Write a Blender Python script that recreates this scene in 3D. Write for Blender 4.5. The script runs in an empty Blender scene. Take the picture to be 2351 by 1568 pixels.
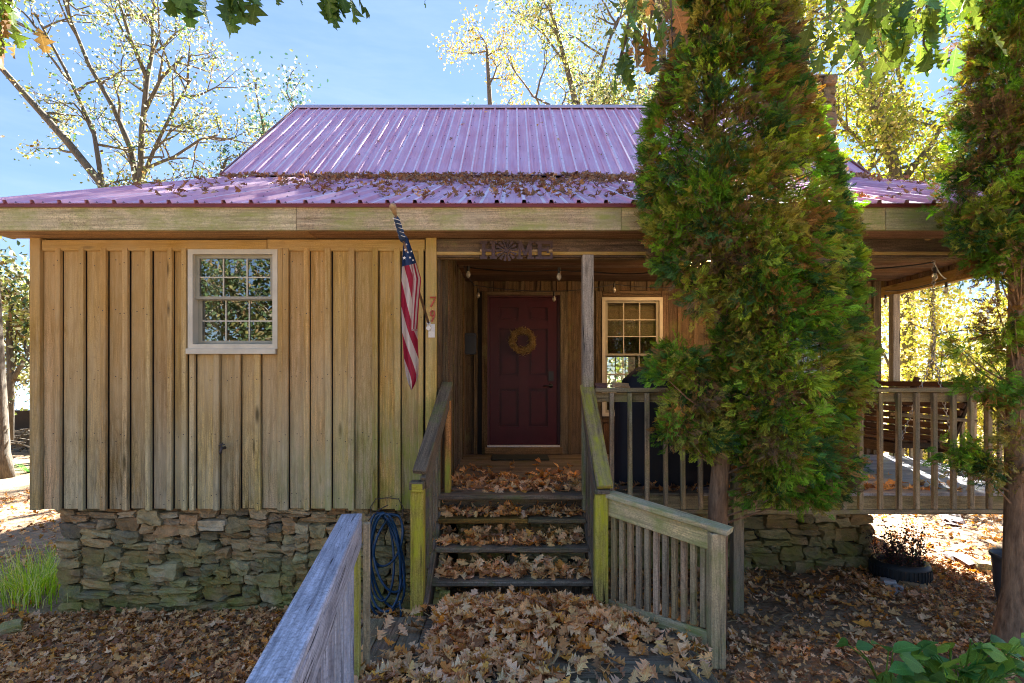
import bpy, bmesh, math, random
import numpy as np
from mathutils import Vector, Matrix, noise as mnoise

# ------------------------------------------------------------------ camera, sky, sun, exposure
SC = bpy.context.scene
EYE = 2.05                      # eye height above the yard, metres
cam_d = bpy.data.cameras.new('camera')
cam = bpy.data.objects.new('camera', cam_d)
SC.collection.objects.link(cam)
cam.location = (0, 0, EYE)
cam.rotation_euler = (math.radians(90), 0, 0)
cam_d.sensor_width = 36
cam_d.lens = 1250 / 2351 * 36
cam_d.shift_y = 0.0374
cam_d.clip_start = 0.05
cam_d.clip_end = 600
SC.camera = cam

SUN_EL, SUN_AZ = math.radians(39.5), math.radians(22)     # azimuth from +Y towards +X
world = bpy.data.worlds.new('World')
SC.world = world
world.use_nodes = True
wn = world.node_tree
bg = wn.nodes['Background']
sky = wn.nodes.new('ShaderNodeTexSky')
sky.sky_type = 'NISHITA'
sky.sun_disc = False
sky.sun_elevation = SUN_EL
sky.sun_rotation = SUN_AZ
sky.air_density = 1.0
sky.dust_density = 0.1
sky.ozone_density = 4.0
# thin cirrus drawn over the sky colour
tc = wn.nodes.new('ShaderNodeTexCoord')
mp = wn.nodes.new('ShaderNodeMapping')
mp.inputs['Scale'].default_value = (1.2, 1.2, 7)
mp.inputs['Rotation'].default_value = (0.15, 0.35, 0.3)
nz = wn.nodes.new('ShaderNodeTexNoise')
nz.inputs['Scale'].default_value = 2.2
nz.inputs['Detail'].default_value = 7
nz.inputs['Roughness'].default_value = 0.62
rp = wn.nodes.new('ShaderNodeValToRGB')
rp.color_ramp.elements[0].position = 0.46
rp.color_ramp.elements[0].color = (0, 0, 0, 1)
rp.color_ramp.elements[1].position = 0.8
rp.color_ramp.elements[1].color = (0.3, 0.3, 0.3, 1)
mx = wn.nodes.new('ShaderNodeMix')
mx.data_type = 'RGBA'
mx.inputs['B'].default_value = (6.0, 6.6, 7.4, 1)
wn.links.new(tc.outputs['Generated'], mp.inputs['Vector'])
wn.links.new(mp.outputs['Vector'], nz.inputs['Vector'])
wn.links.new(nz.outputs['Fac'], rp.inputs['Fac'])
wn.links.new(rp.outputs['Color'], mx.inputs['Factor'])
wn.links.new(sky.outputs['Color'], mx.inputs['A'])
veil = wn.nodes.new('ShaderNodeMix'); veil.data_type = 'RGBA'      # thin even haze all over the sky
veil.inputs['Factor'].default_value = 0.75
veil.inputs['B'].default_value = (0.62, 0.98, 1.8, 1)
wn.links.new(mx.outputs['Result'], veil.inputs['A'])
wn.links.new(veil.outputs['Result'], bg.inputs['Color'])
bg.inputs['Strength'].default_value = 0.05

sun_d = bpy.data.lights.new('sun', 'SUN')
sun_d.energy = 5.0
sun_d.angle = math.radians(0.5)
sun_d.color = (1.0, 0.95, 0.87)
sun = bpy.data.objects.new('sun', sun_d)
SC.collection.objects.link(sun)
sdir = Vector((math.sin(SUN_AZ) * math.cos(SUN_EL), math.cos(SUN_AZ) * math.cos(SUN_EL), math.sin(SUN_EL)))
sun.rotation_euler = (-sdir).to_track_quat('-Z', 'Y').to_euler()
sun.location = sdir * 60

SC.view_settings.view_transform = 'Standard'
SC.view_settings.look = 'None'
SC.view_settings.exposure = 3.25
SC.view_settings.gamma = 1
SC.view_settings.use_curve_mapping = False
SC.render.engine = 'CYCLES'
SC.cycles.use_denoising = True
SC.cycles.denoising_prefilter = 'NONE'
SC.cycles.filter_width = 1.05
SC.cycles.max_bounces = 10
SC.cycles.diffuse_bounces = 5
SC.cycles.transparent_max_bounces = 12
SC.cycles.caustics_reflective = False
SC.cycles.caustics_refractive = False
SC.cycles.sample_clamp_indirect = 6

# ------------------------------------------------------------------ helpers
RND = random.Random(7)
NPR = np.random.RandomState(7)
COL = SC.collection
W = {}                                   # world matrices while building


def P(u, v, D):
    """a point seen at (u, v) in the 2351 px wide picture, D metres away"""
    return Vector(((u - 1175.5) * D / 1250, D, EYE - (v - 872) * D / 1250))


def place(o, M, parent=None):
    W[o] = M.copy()
    if parent is not None:
        o.parent = parent
        o.matrix_basis = W[parent].inverted() @ M
    else:
        o.matrix_basis = M
    return o


def tag(o, label=None, cat=None, group=None, kind=None):
    if label: o['label'] = label
    if cat: o['category'] = cat
    if group: o['group'] = group
    if kind: o['kind'] = kind
    return o


def empty(name, loc=(0, 0, 0), parent=None):
    o = bpy.data.objects.new(name, None)
    o.empty_display_size = 0.1
    COL.objects.link(o)
    return place(o, Matrix.Translation(Vector(loc)), parent)


def thing(name, label, cat, loc=(0, 0, 0), group=None):
    return tag(empty(name, loc), label, cat, group)


def link(name, me, mat, parent=None, M=None):
    o = bpy.data.objects.new(name, me)
    COL.objects.link(o)
    if mat is not None and len(me.materials) == 0:
        me.materials.append(mat)
    return place(o, M if M is not None else Matrix.Identity(4), parent)


def mesh_arrays(name, V, F, smooth=False, tint=None, uv=None):
    """V (n,3), F (m,k) with one k for all"""
    V = np.asarray(V, dtype=np.float32); F = np.asarray(F, dtype=np.int32)
    me = bpy.data.meshes.new(name)
    n, (m, k) = len(V), F.shape
    me.vertices.add(n); me.vertices.foreach_set('co', V.ravel())
    me.loops.add(m * k); me.loops.foreach_set('vertex_index', F.ravel())
    me.polygons.add(m)
    me.polygons.foreach_set('loop_start', np.arange(0, m * k, k, dtype=np.int32))
    me.polygons.foreach_set('loop_total', np.full(m, k, dtype=np.int32))
    me.polygons.foreach_set('use_smooth', np.full(m, smooth, dtype=bool))
    if tint is not None:
        a = me.attributes.new('tint', 'FLOAT_COLOR', 'POINT')
        c = np.ones((n, 4), dtype=np.float32); c[:, :3] = tint
        a.data.foreach_set('color', c.ravel())
    if uv is not None:
        l = me.uv_layers.new(name='uv')
        l.data.foreach_set('uv', np.asarray(uv, dtype=np.float32)[F.ravel()].ravel())
    me.update(calc_edges=True)
    me.validate()
    return me


def from_bm(name, bm, smooth=False):
    me = bpy.data.meshes.new(name)
    bmesh.ops.recalc_face_normals(bm, faces=bm.faces)
    bm.to_mesh(me); bm.free()
    if smooth:
        me.polygons.foreach_set('use_smooth', [True] * len(me.polygons))
    return me


BOXC = {}


def box_mesh(L, w, t, mat, bev=0.003):
    key = (round(L, 3), round(w, 4), round(t, 4), mat.name, bev)
    if key in BOXC: return BOXC[key]
    bm = bmesh.new()
    bmesh.ops.create_cube(bm, size=1)
    for v in bm.verts: v.co = Vector((v.co.x * L, v.co.y * w, v.co.z * t))
    if bev:
        bmesh.ops.bevel(bm, geom=list(bm.edges), offset=min(bev, w * .3, t * .3), segments=1, affect='EDGES')
    me = from_bm('board_mesh', bm)
    me.materials.append(mat)
    BOXC[key] = me
    return me


def bar(name, p0, p1, w, t, mat, parent=None, wdir=(1, 0, 0), bev=0.003, twist=0.0):
    """board from p0 to p1 (centre line), width w along wdir, thickness t; its own X runs along the grain"""
    p0, p1 = Vector(p0), Vector(p1)
    x = (p1 - p0); L = x.length; x.normalize()
    y = Vector(wdir); y = (y - x * y.dot(x)).normalized()
    if twist: y = Matrix.Rotation(twist, 3, x) @ y
    z = x.cross(y)
    M = Matrix((x, y, z)).transposed().to_4x4()
    M.translation = (p0 + p1) / 2
    return link(name, box_mesh(L, w, t, mat, bev), None, parent, M)


def box(name, x0, x1, y0, y1, z0, z1, mat, parent=None, bev=0.003, axis=None):
    d = (x1 - x0, y1 - y0, z1 - z0)
    a = axis if axis is not None else max(range(3), key=lambda i: d[i])
    c = Vector(((x0 + x1) / 2, (y0 + y1) / 2, (z0 + z1) / 2))
    e = [Vector((1, 0, 0)), Vector((0, 1, 0)), Vector((0, 0, 1))]
    b = (a + 1) % 3; cc = (a + 2) % 3
    return bar(name, c - e[a] * d[a] / 2, c + e[a] * d[a] / 2, d[b], d[cc], mat, parent, e[b], bev)


def tube_arrays(pts, radii, seg=7, cap=True):
    pts = [Vector(p) for p in pts]
    V, F = [], []
    up = Vector((0, 0, 1))
    n = len(pts)
    prev = None
    for i, p in enumerate(pts):
        d = (pts[min(i + 1, n - 1)] - pts[max(i - 1, 0)]).normalized()
        if prev is None:
            a = d.cross(Vector((0, 0, 1)))
            if a.length < .05: a = d.cross(Vector((1, 0, 0)))
            a.normalize()
        else:
            a = (prev - d * prev.dot(d))
            a = a.normalized() if a.length > 1e-6 else d.orthogonal().normalized()
        prev = a
        b = d.cross(a)
        r = radii[i] if hasattr(radii, '__len__') else radii
        for k in range(seg):
            t = 2 * math.pi * k / seg
            V.append(p + a * (math.cos(t) * r) + b * (math.sin(t) * r))
    for i in range(n - 1):
        for k in range(seg):
            k2 = (k + 1) % seg
            F.append((i * seg + k, i * seg + k2, (i + 1) * seg + k2, (i + 1) * seg + k))
    if cap:
        for base in (0, (n - 1) * seg):
            c = len(V); V.append(pts[0] if base == 0 else pts[-1])
            for k in range(seg):
                F.append((base + k, base + (k + 1) % seg, c, c))
    return V, F


class Soup:
    """collects geometry for ONE part"""
    def __init__(s): s.V = []; s.F = []
    def add(s, V, F):
        b = len(s.V); s.V += [tuple(v) for v in V]
        for f in F:
            g = []
            for i in f:
                if b + i not in g: g.append(b + i)
            s.F.append(tuple(g))
    def tube(s, pts, r, seg=7): s.add(*tube_arrays(pts, r, seg))
    def box(s, x0, x1, y0, y1, z0, z1, M=None):
        v = [Vector((x, y, z)) for x in (x0, x1) for y in (y0, y1) for z in (z0, z1)]
        if M is not None: v = [M @ q for q in v]
        s.add(v, [(0, 1, 3, 2), (4, 6, 7, 5), (0, 4, 5, 1), (2, 3, 7, 6), (0, 2, 6, 4), (1, 5, 7, 3)])
    def prism(s, poly, y0, y1, M=None):
        """polygon in XZ, extruded from y0 to y1"""
        n = len(poly)
        v = [Vector((x, y0, z)) for x, z in poly] + [Vector((x, y1, z)) for x, z in poly]
        if M is not None: v = [M @ q for q in v]
        s.add(v, [tuple(range(n)), tuple(range(2 * n - 1, n - 1, -1))] + [(i, (i + 1) % n, n + (i + 1) % n, n + i) for i in range(n)])
    def lathe(s, prof, c=(0, 0, 0), seg=20):
        V, F = [], []
        for r, z in prof:
            for k in range(seg):
                t = 2 * math.pi * k / seg
                V.append((c[0] + r * math.cos(t), c[1] + r * math.sin(t), c[2] + z))
        for i in range(len(prof) - 1):
            for k in range(seg):
                k2 = (k + 1) % seg
                F.append((i * seg + k, i * seg + k2, (i + 1) * seg + k2, (i + 1) * seg + k))
        s.add(V, F)
    def build(s, name, mat, parent=None, smooth=False, M=None):
        bm = bmesh.new()
        vs = [bm.verts.new(v) for v in s.V]
        for f in s.F:
            if len(f) > 2:
                try: bm.faces.new([vs[i] for i in f])
                except ValueError: pass
        me = from_bm(name, bm, smooth)
        me.materials.append(mat)
        M = M if M is not None else (W[parent] if parent is not None else Matrix.Identity(4))
        inv = M.inverted()
        me.transform(inv)
        return link(name, me, None, parent, M)


# ------------------------------------------------------------------ materials
class NT:
    def __init__(s, name):
        s.m = bpy.data.materials.new(name); s.m.use_nodes = True
        s.t = s.m.node_tree; s.b = s.t.nodes['Principled BSDF']; s.out = s.t.nodes['Material Output']
    def n(s, typ, **kw):
        q = s.t.nodes.new(typ)
        for k, v in kw.items(): setattr(q, k, v)
        return q
    def l(s, a, b): s.t.links.new(a, b)
    def val(s, sock, v):
        if isinstance(v, bpy.types.NodeSocket): s.l(v, sock)
        else: sock.default_value = v
    def math(s, op, a, b=0.0, c=0.0, clamp=False):
        q = s.n('ShaderNodeMath', operation=op); q.use_clamp = clamp
        s.val(q.inputs[0], a); s.val(q.inputs[1], b)
        if op in ('MULTIPLY_ADD', 'SMOOTHSTEP'): s.val(q.inputs[2], c)
        return q.outputs[0]
    def mix(s, f, a, b, mode='MIX'):
        q = s.n('ShaderNodeMix', data_type='RGBA', blend_type=mode)
        s.val(q.inputs['Factor'], f)
        s.val(q.inputs['A'], a if not isinstance(a, tuple) else a + (1,) * (4 - len(a)))
        s.val(q.inputs['B'], b if not isinstance(b, tuple) else b + (1,) * (4 - len(b)))
        return q.outputs['Result']
    def noise(s, vec, scale, detail=4, rough=0.55, dist=0.0):
        q = s.n('ShaderNodeTexNoise'); q.inputs['Scale'].default_value = scale
        q.inputs['Detail'].default_value = detail; q.inputs['Roughness'].default_value = rough
        q.inputs['Distortion'].default_value = dist
        if vec is not None: s.l(vec, q.inputs['Vector'])
        return q.outputs['Fac']
    def ramp(s, f, stops):
        q = s.n('ShaderNodeValToRGB'); r = q.color_ramp
        while len(r.elements) < len(stops): r.elements.new(0.5)
        for e, (p, c) in zip(r.elements, stops):
            e.position = p
            e.color = (c, c, c, 1) if not isinstance(c, tuple) else c + (1,)
        s.l(f, q.inputs['Fac']); return q.outputs['Color']
    def rng(s, f, a, b, c=0.0, d=1.0):
        q = s.n('ShaderNodeMapRange'); q.inputs[1].default_value = a; q.inputs[2].default_value = b
        q.inputs[3].default_value = c; q.inputs[4].default_value = d
        s.l(f, q.inputs[0]); return q.outputs[0]
    def mapping(s, vec, scale=(1, 1, 1), loc=None):
        q = s.n('ShaderNodeMapping'); q.inputs['Scale'].default_value = scale
        s.l(vec, q.inputs['Vector'])
        if loc is not None: s.l(loc, q.inputs['Location'])
        return q.outputs['Vector']
    def bump(s, h, strength=0.4, dist=0.01, prev=None):
        q = s.n('ShaderNodeBump'); q.inputs['Strength'].default_value = strength; q.inputs['Distance'].default_value = dist
        s.l(h, q.inputs['Height'])
        if prev is not None: s.l(prev, q.inputs['Normal'])
        return q.outputs['Normal']


def wood(name, dark, light, grey=None, grey_amt=0.4, moss=None, moss_fn=None, rough=0.8, grain=1.0, cracks=0.0, vary=0.3, knots=True, warm=None):
    t = NT(name)
    tc = t.n('ShaderNodeTexCoord'); oi = t.n('ShaderNodeObjectInfo'); geo = t.n('ShaderNodeNewGeometry')
    r1 = t.math('MULTIPLY', oi.outputs['Random'], 37.0)
    cv = t.n('ShaderNodeCombineXYZ'); t.l(r1, cv.inputs[0]); t.l(t.math('MULTIPLY', oi.outputs['Random'], 91.0), cv.inputs[1])
    off = cv.outputs[0]
    v0 = tc.outputs['Object']
    fine = t.noise(t.mapping(v0, (1.6, 48, 48), off), 1.0 * grain, 5, 0.75)
    wide = t.noise(t.mapping(v0, (1.1, 11, 11), off), 1.0, 3, 0.5)
    ringsrc = t.noise(t.mapping(v0, (0.55, 6.5, 6.5), off), 1.0, 1.5, 0.4)
    rings = t.math('PINGPONG', t.math('MULTIPLY', ringsrc, 26.0), 0.5)
    rings = t.math('MULTIPLY', rings, 2.0)
    blot = t.noise(t.mapping(v0, (3.5, 9, 9), off), 1.0, 6, 0.7)
    col = t.mix(t.rng(fine, 0.38, 0.6), tuple(c * .5 for c in dark), light)
    ringc = t.math('MULTIPLY', t.rng(rings, 0.0, 0.35, 1.0, 0.0), 0.7)
    col = t.mix(ringc, col, tuple(c * 0.55 for c in dark))
    col = t.mix(t.rng(wide, 0.35, 0.7, 0.0, 0.4), col, tuple(min(1, c * 1.25) for c in light))
    speck = t.noise(v0, 90.0, 2, 0.6)
    col = t.mix(1.0, col, t.ramp(speck, [(0.3, 0.55), (0.5, 1.0), (0.7, 1.25)]), 'MULTIPLY')
    col = t.mix(t.rng(blot, 0.52, 0.7, 0.0, 0.75), col, tuple(c * 0.8 for c in dark))
    # every board a little different
    hs = t.n('ShaderNodeHueSaturation')
    t.l(t.rng(oi.outputs['Random'], 0, 1, 1 - vary, 1 + vary), hs.inputs['Value'])
    rr = t.math('FRACT', t.math('MULTIPLY', oi.outputs['Random'], 7.31))
    t.l(t.rng(rr, 0, 1, 0.475, 0.518), hs.inputs['Hue'])
    t.l(t.rng(t.math('FRACT', t.math('MULTIPLY', oi.outputs['Random'], 13.7)), 0, 1, 0.75, 1.15), hs.inputs['Saturation'])
    t.l(col, hs.inputs['Color']); col = hs.outputs[0]
    pos = geo.outputs['Position']
    sep = t.n('ShaderNodeSeparateXYZ'); t.l(pos, sep.inputs[0])
    if grey is not None:
        gn = t.noise(t.mapping(pos, (1.3, 1.3, 0.6)), 1.6, 5, 0.6)
        col = t.mix(t.rng(gn, 0.35, 0.7, 0.0, grey_amt), col, grey)
        gh = t.noise(t.mapping(v0, (3, 30, 30), off), 1.0, 4, 0.7)
        col = t.mix(t.rng(gh, 0.5, 0.8, 0.0, grey_amt * .9), col, tuple(min(1, c * 1.25) for c in grey))
    if warm is not None:      # sheltered boards under the eaves keep their colour, exposed lower ends go silver
        f = t.rng(t.math('ADD', sep.outputs['Z'], t.math('MULTIPLY', t.noise(pos, 1.3, 3), 1.1)), 1.5, 3.2)
        col = t.mix(f, col, t.mix(0.62, col, warm))
    if knots:
        vo = t.n('ShaderNodeTexVoronoi'); vo.inputs['Scale'].default_value = 1.0
        t.l(t.mapping(v0, (1.6, 6.5, 6.5), off), vo.inputs['Vector'])
        k = t.rng(vo.outputs['Distance'], 0.05, 0.15, 0.8, 0.0)
        kr = t.math('MULTIPLY', k, t.rng(t.noise(t.mapping(v0, (1.6, 6.5, 6.5), off), 0.8, 0), 0.44, 0.46))
        col = t.mix(kr, col, tuple(c * 0.35 for c in dark))
    if moss is not None:
        mn = t.noise(pos, 3.5, 8, 0.7)
        mn2 = t.noise(t.mapping(v0, (4, 26, 26), off), 1.0, 5, 0.7)
        fac = moss_fn(t, sep, mn)
        fac = t.math('MULTIPLY', fac, t.rng(mn2, 0.3, 0.62), clamp=True)
        col = t.mix(fac, col, moss)
    h = fine
    if cracks:
        cn = t.noise(t.mapping(v0, (1.6, 42, 42), off), 1.0, 3, 0.5, 0.6)
        cm = t.ramp(cn, [(0.0, 1.0), (0.33, 1.0), (0.365, 0.0), (1, 0.0)])
        cf = t.math('MULTIPLY', cm, cracks)
        col = t.mix(cf, col, tuple(c * 0.16 for c in dark))
        h = t.math('SUBTRACT', fine, t.math('MULTIPLY', cm, 1.5))
    t.l(col, t.b.inputs['Base Color'])
    t.b.inputs['Roughness'].default_value = rough
    t.b.inputs['Specular IOR Level'].default_value = 0.25
    t.l(t.bump(t.math('ADD', h, t.math('MULTIPLY', rings, 0.15)), 0.55, 0.006), t.b.inputs['Normal'])
    return t.m


def side_moss(t, sep, mn):         # algae on the low boards and the ones beside the steps
    low = t.rng(sep.outputs['Z'], 0.9, 2.1, 1.0, 0.0)
    near = t.rng(sep.outputs['X'], -2.4, -0.8, 0.12, 0.95)
    f = t.math('MULTIPLY', low, near)
    f = t.math('ADD', f, t.math('MULTIPLY', t.rng(sep.outputs['X'], -1.7, -0.8), 0.28))
    return t.math('MULTIPLY', f, t.rng(mn, 0.3, 0.62, 0.15, 1.15))


def all_moss(a, b):
    def f(t, sep, mn): return t.rng(mn, a, b)
    return f


MOSS = (0.17, 0.19, 0.035)
M = {}
M['siding'] = wood('siding_wood', (0.11, 0.07, 0.025), (0.62, 0.45, 0.19), (0.50, 0.46, 0.33), 0.8, (0.27, 0.31, 0.05), side_moss, warm=(0.50, 0.29, 0.07), vary=.42)
M['shade_toned_siding'] = wood('shade_toned_siding_wood', (0.07, 0.045, 0.02), (0.20, 0.13, 0.065), (0.17, 0.14, 0.095), 0.4, (0.20, 0.22, 0.07), all_moss(0.55, 0.8))  # darker brown siding, the shade of the deep porch put into its colour
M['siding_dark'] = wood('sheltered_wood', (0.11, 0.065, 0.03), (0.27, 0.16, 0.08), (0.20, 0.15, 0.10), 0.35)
M['fascia'] = wood('fascia_wood', (0.33, 0.25, 0.12), (0.62, 0.50, 0.28), (0.56, 0.51, 0.37), 0.5, (0.30, 0.33, 0.11), all_moss(0.42, 0.6))
M['soffit'] = wood('soffit_wood', (0.30, 0.15, 0.05), (0.48, 0.27, 0.11), (0.3, 0.22, 0.14), 0.3)
M['rail'] = wood('railing_wood', (0.20, 0.14, 0.075), (0.46, 0.36, 0.21), (0.36, 0.31, 0.21), 0.5, (0.22, 0.24, 0.08), all_moss(0.5, 0.68), cracks=0.4)
M['green_post'] = wood('mossy_post_wood', (0.16, 0.13, 0.03), (0.50, 0.43, 0.11), None, 0, (0.44, 0.44, 0.025), all_moss(0.34, 0.62), cracks=1.0, vary=0.08, knots=False)
M['mossy_rail'] = wood('mossy_handrail_wood', (0.20, 0.14, 0.06), (0.38, 0.28, 0.10), (0.2, 0.16, 0.1), 0.4, (0.36, 0.36, 0.03), all_moss(0.35, 0.55), cracks=0.4, vary=0.08)
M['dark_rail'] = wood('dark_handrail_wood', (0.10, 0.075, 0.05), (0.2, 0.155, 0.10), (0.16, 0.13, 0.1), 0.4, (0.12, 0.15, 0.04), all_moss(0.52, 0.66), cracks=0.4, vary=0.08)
M['silver'] = wood('silvered_wood', (0.16, 0.17, 0.24), (0.54, 0.56, 0.68), (0.46, 0.48, 0.58), 0.5, cracks=1.0, vary=0.06, rough=0.6, knots=False, grain=1.2)
M['deck'] = wood('deck_wood', (0.11, 0.085, 0.055), (0.24, 0.19, 0.12), (0.20, 0.18, 0.15), 0.5, (0.11, 0.13, 0.04), all_moss(0.52, 0.7), cracks=0.3)
M['deck_grey'] = wood('grey_deck_wood', (0.30, 0.30, 0.32), (0.48, 0.48, 0.52), (0.45, 0.46, 0.52), 0.5, cracks=0.3, rough=0.5)
M['tread'] = wood('stair_tread_wood', (0.07, 0.055, 0.035), (0.21, 0.165, 0.10), (0.17, 0.14, 0.11), 0.4, (0.13, 0.15, 0.04), all_moss(0.5, 0.66), cracks=0.5)
M['tread_orange'] = wood('worn_tread_wood', (0.16, 0.08, 0.03), (0.30, 0.16, 0.06), None, 0, cracks=0.5)
M['swing'] = wood('swing_wood', (0.06, 0.032, 0.016), (0.13, 0.075, 0.04), (0.13, 0.1, 0.075), 0.3)


def plain(name, col, rough=0.6, metal=0.0, var=0.12, scale=20, bump=0.0, spec=0.5):
    t = NT(name)
    tc = t.n('ShaderNodeTexCoord')
    n = t.noise(tc.outputs['Object'], scale, 5, 0.6)
    c = t.mix(t.rng(n, 0.3, 0.7), tuple(x * (1 - var) for x in col), tuple(min(1, x * (1 + var)) for x in col))
    t.l(c, t.b.inputs['Base Color'])
    t.b.inputs['Roughness'].default_value = rough; t.b.inputs['Metallic'].default_value = metal
    t.b.inputs['Specular IOR Level'].default_value = spec
    if bump: t.l(t.bump(n, bump, 0.01), t.b.inputs['Normal'])
    return t.m


M['vinyl'] = plain('white_vinyl', (0.56, 0.53, 0.43), 0.45, var=0.12, scale=6)
M['black'] = plain('black_plastic', (0.015, 0.015, 0.018), 0.4)
M['cover'] = plain('black_grill_cover', (0.010, 0.013, 0.022), 0.7, bump=0.3, scale=5)
M['core'] = plain('dark_sheathing', (0.03, 0.025, 0.02), 0.95)
M['steel'] = plain('galvanised_steel', (0.5, 0.5, 0.5), 0.4, 0.9)
M['chain'] = plain('chain_steel', (0.42, 0.41, 0.4), 0.45, 0.7)
M['white_paint'] = plain('white_painted_metal', (0.7, 0.7, 0.68), 0.4, scale=40)
M['red_paint'] = plain('red_number_paint', (0.42, 0.07, 0.04), 0.5)
M['rust'] = plain('rusty_sign_metal', (0.06, 0.032, 0.035), 0.6, var=0.3, scale=12)
M['door'] = plain('maroon_door_paint', (0.062, 0.005, 0.011), 0.45, spec=0.3, var=0.15, scale=6)
M['door_jamb'] = plain('maroon_jamb_paint', (0.07, 0.01, 0.012), 0.5)
M['straw'] = plain('straw', (0.38, 0.27, 0.12), 0.8, var=0.4, scale=60)
M['mat'] = plain('dark_doormat_fibre', (0.03, 0.04, 0.03), 0.95, var=0.4, scale=200, bump=0.4)
M['hose'] = plain('blue_hose_rubber', (0.012, 0.06, 0.14), 0.35)
M['wire'] = plain('black_wire', (0.02, 0.02, 0.02), 0.5)
M['rubber'] = plain('tyre_rubber', (0.02, 0.025, 0.03), 0.55, bump=0.2)
M['pot'] = plain('grey_pot_plastic', (0.10, 0.10, 0.11), 0.55)
M['drip'] = plain('dark_red_drip_edge', (0.16, 0.025, 0.03), 0.4)
M['roof_flash'] = plain('pale_roof_flashing', (0.42, 0.34, 0.42), 0.4)
M['screw'] = plain('screw_head', (0.035, 0.03, 0.04), 0.5)
M['curtain'] = plain('pale_green_curtain', (0.5, 0.5, 0.36), 0.9, var=0.15, scale=10)
M['blind'] = plain('tan_blind_fabric', (0.75, 0.58, 0.36), 0.9, var=0.08)
M['interior'] = plain('interior_paint', (0.30, 0.25, 0.18), 0.9)
M['flag_pole'] = plain('brown_pole_wood', (0.16, 0.09, 0.05), 0.45)
M['soil'] = plain('dark_soil', (0.05, 0.035, 0.025), 0.95, var=0.4, scale=30, bump=0.5)
M['blue_roof'] = plain('blue_shed_roof_metal', (0.25, 0.38, 0.55), 0.5)
M['shed_dark'] = plain('dark_shed_wood', (0.06, 0.045, 0.035), 0.85)
M['iron'] = plain('rusty_wire_iron', (0.06, 0.045, 0.04), 0.6)

# glass: clear pane that also mirrors the yard
t = NT('window_glass')
tr = t.n('ShaderNodeBsdfTransparent'); tr.inputs[0].default_value = (0.82, 0.86, 0.84, 1)
gl = t.n('ShaderNodeBsdfGlossy'); gl.inputs['Roughness'].default_value = 0.0
fr = t.n('ShaderNodeFresnel'); fr.inputs[0].default_value = 1.6
ms = t.n('ShaderNodeMixShader')
t.l(t.math('MULTIPLY_ADD', fr.outputs[0], 1.5, 0.14, clamp=True), ms.inputs[0]); t.l(tr.outputs[0], ms.inputs[1]); t.l(gl.outputs[0], ms.inputs[2])
nn = t.noise(t.n('ShaderNodeTexCoord').outputs['Object'], 2.5, 1)
t.l(t.bump(nn, 0.06, 0.02), gl.inputs['Normal'])
t.l(ms.outputs[0], t.out.inputs['Surface'])
M['glass'] = t.m
M['sash'] = plain('grey_sash_vinyl', (0.33, 0.32, 0.25), 0.5, var=0.12, scale=8)

# frosted glass bulb, unlit
t = NT('bulb_glass')
t.b.inputs['Base Color'].default_value = (0.75, 0.72, 0.6, 1); t.b.inputs['Roughness'].default_value = 0.15
t.b.inputs['Transmission Weight'].default_value = 0.5
M['bulb'] = t.m
# the one lamp that is on
t = NT('lamp_diffuser')
t.b.inputs['Emission Color'].default_value = (1.0, 0.55, 0.22, 1); t.b.inputs['Emission Strength'].default_value = 20
t.b.inputs['Base Color'].default_value = (0.9, 0.8, 0.6, 1)
M['lamp'] = t.m


def tinted(name, rough=0.7, trans=0.35, spec=0.3, var=0.2, gain=1.0, tsat=1.25):
    """leaf material: colour from the mesh's own per-leaf tint"""
    t = NT(name)
    at = t.n('ShaderNodeAttribute'); at.attribute_name = 'tint'
    geo = t.n('ShaderNodeNewGeometry')
    n = t.noise(geo.outputs['Position'], 60, 3, 0.6)
    c = t.mix(t.rng(n, 0.3, 0.7, 0, 1), t.mix(1.0, at.outputs['Color'], (1 - var,) * 3, 'MULTIPLY'), t.mix(1.0, at.outputs['Color'], (1 + var,) * 3, 'MULTIPLY'))
    t.l(c, t.b.inputs['Base Color']); t.b.inputs['Roughness'].default_value = rough
    t.b.inputs['Specular IOR Level'].default_value = spec
    if trans:
        tl = t.n('ShaderNodeBsdfTranslucent')
        hs = t.n('ShaderNodeHueSaturation'); hs.inputs['Saturation'].default_value = tsat; hs.inputs['Value'].default_value = gain
        t.l(c, hs.inputs['Color']); t.l(hs.outputs[0], tl.inputs['Color'])
        ms = t.n('ShaderNodeMixShader'); ms.inputs[0].default_value = trans
        t.l(t.b.outputs[0], ms.inputs[1]); t.l(tl.outputs[0], ms.inputs[2]); t.l(ms.outputs[0], t.out.inputs['Surface'])
    return t.m


M['dry_leaf'] = tinted('dry_leaf', 0.65, 0.15, 0.35)
M['tree_leaf'] = tinted('tree_leaf', 0.6, 0.4, 0.25, gain=0.8)
M['conifer'] = tinted('conifer_frond', 0.6, 0.25, 0.3, gain=1.3)
M['grass'] = tinted('grass_blade', 0.5, 0.45, 0.4, gain=1.4)


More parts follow.
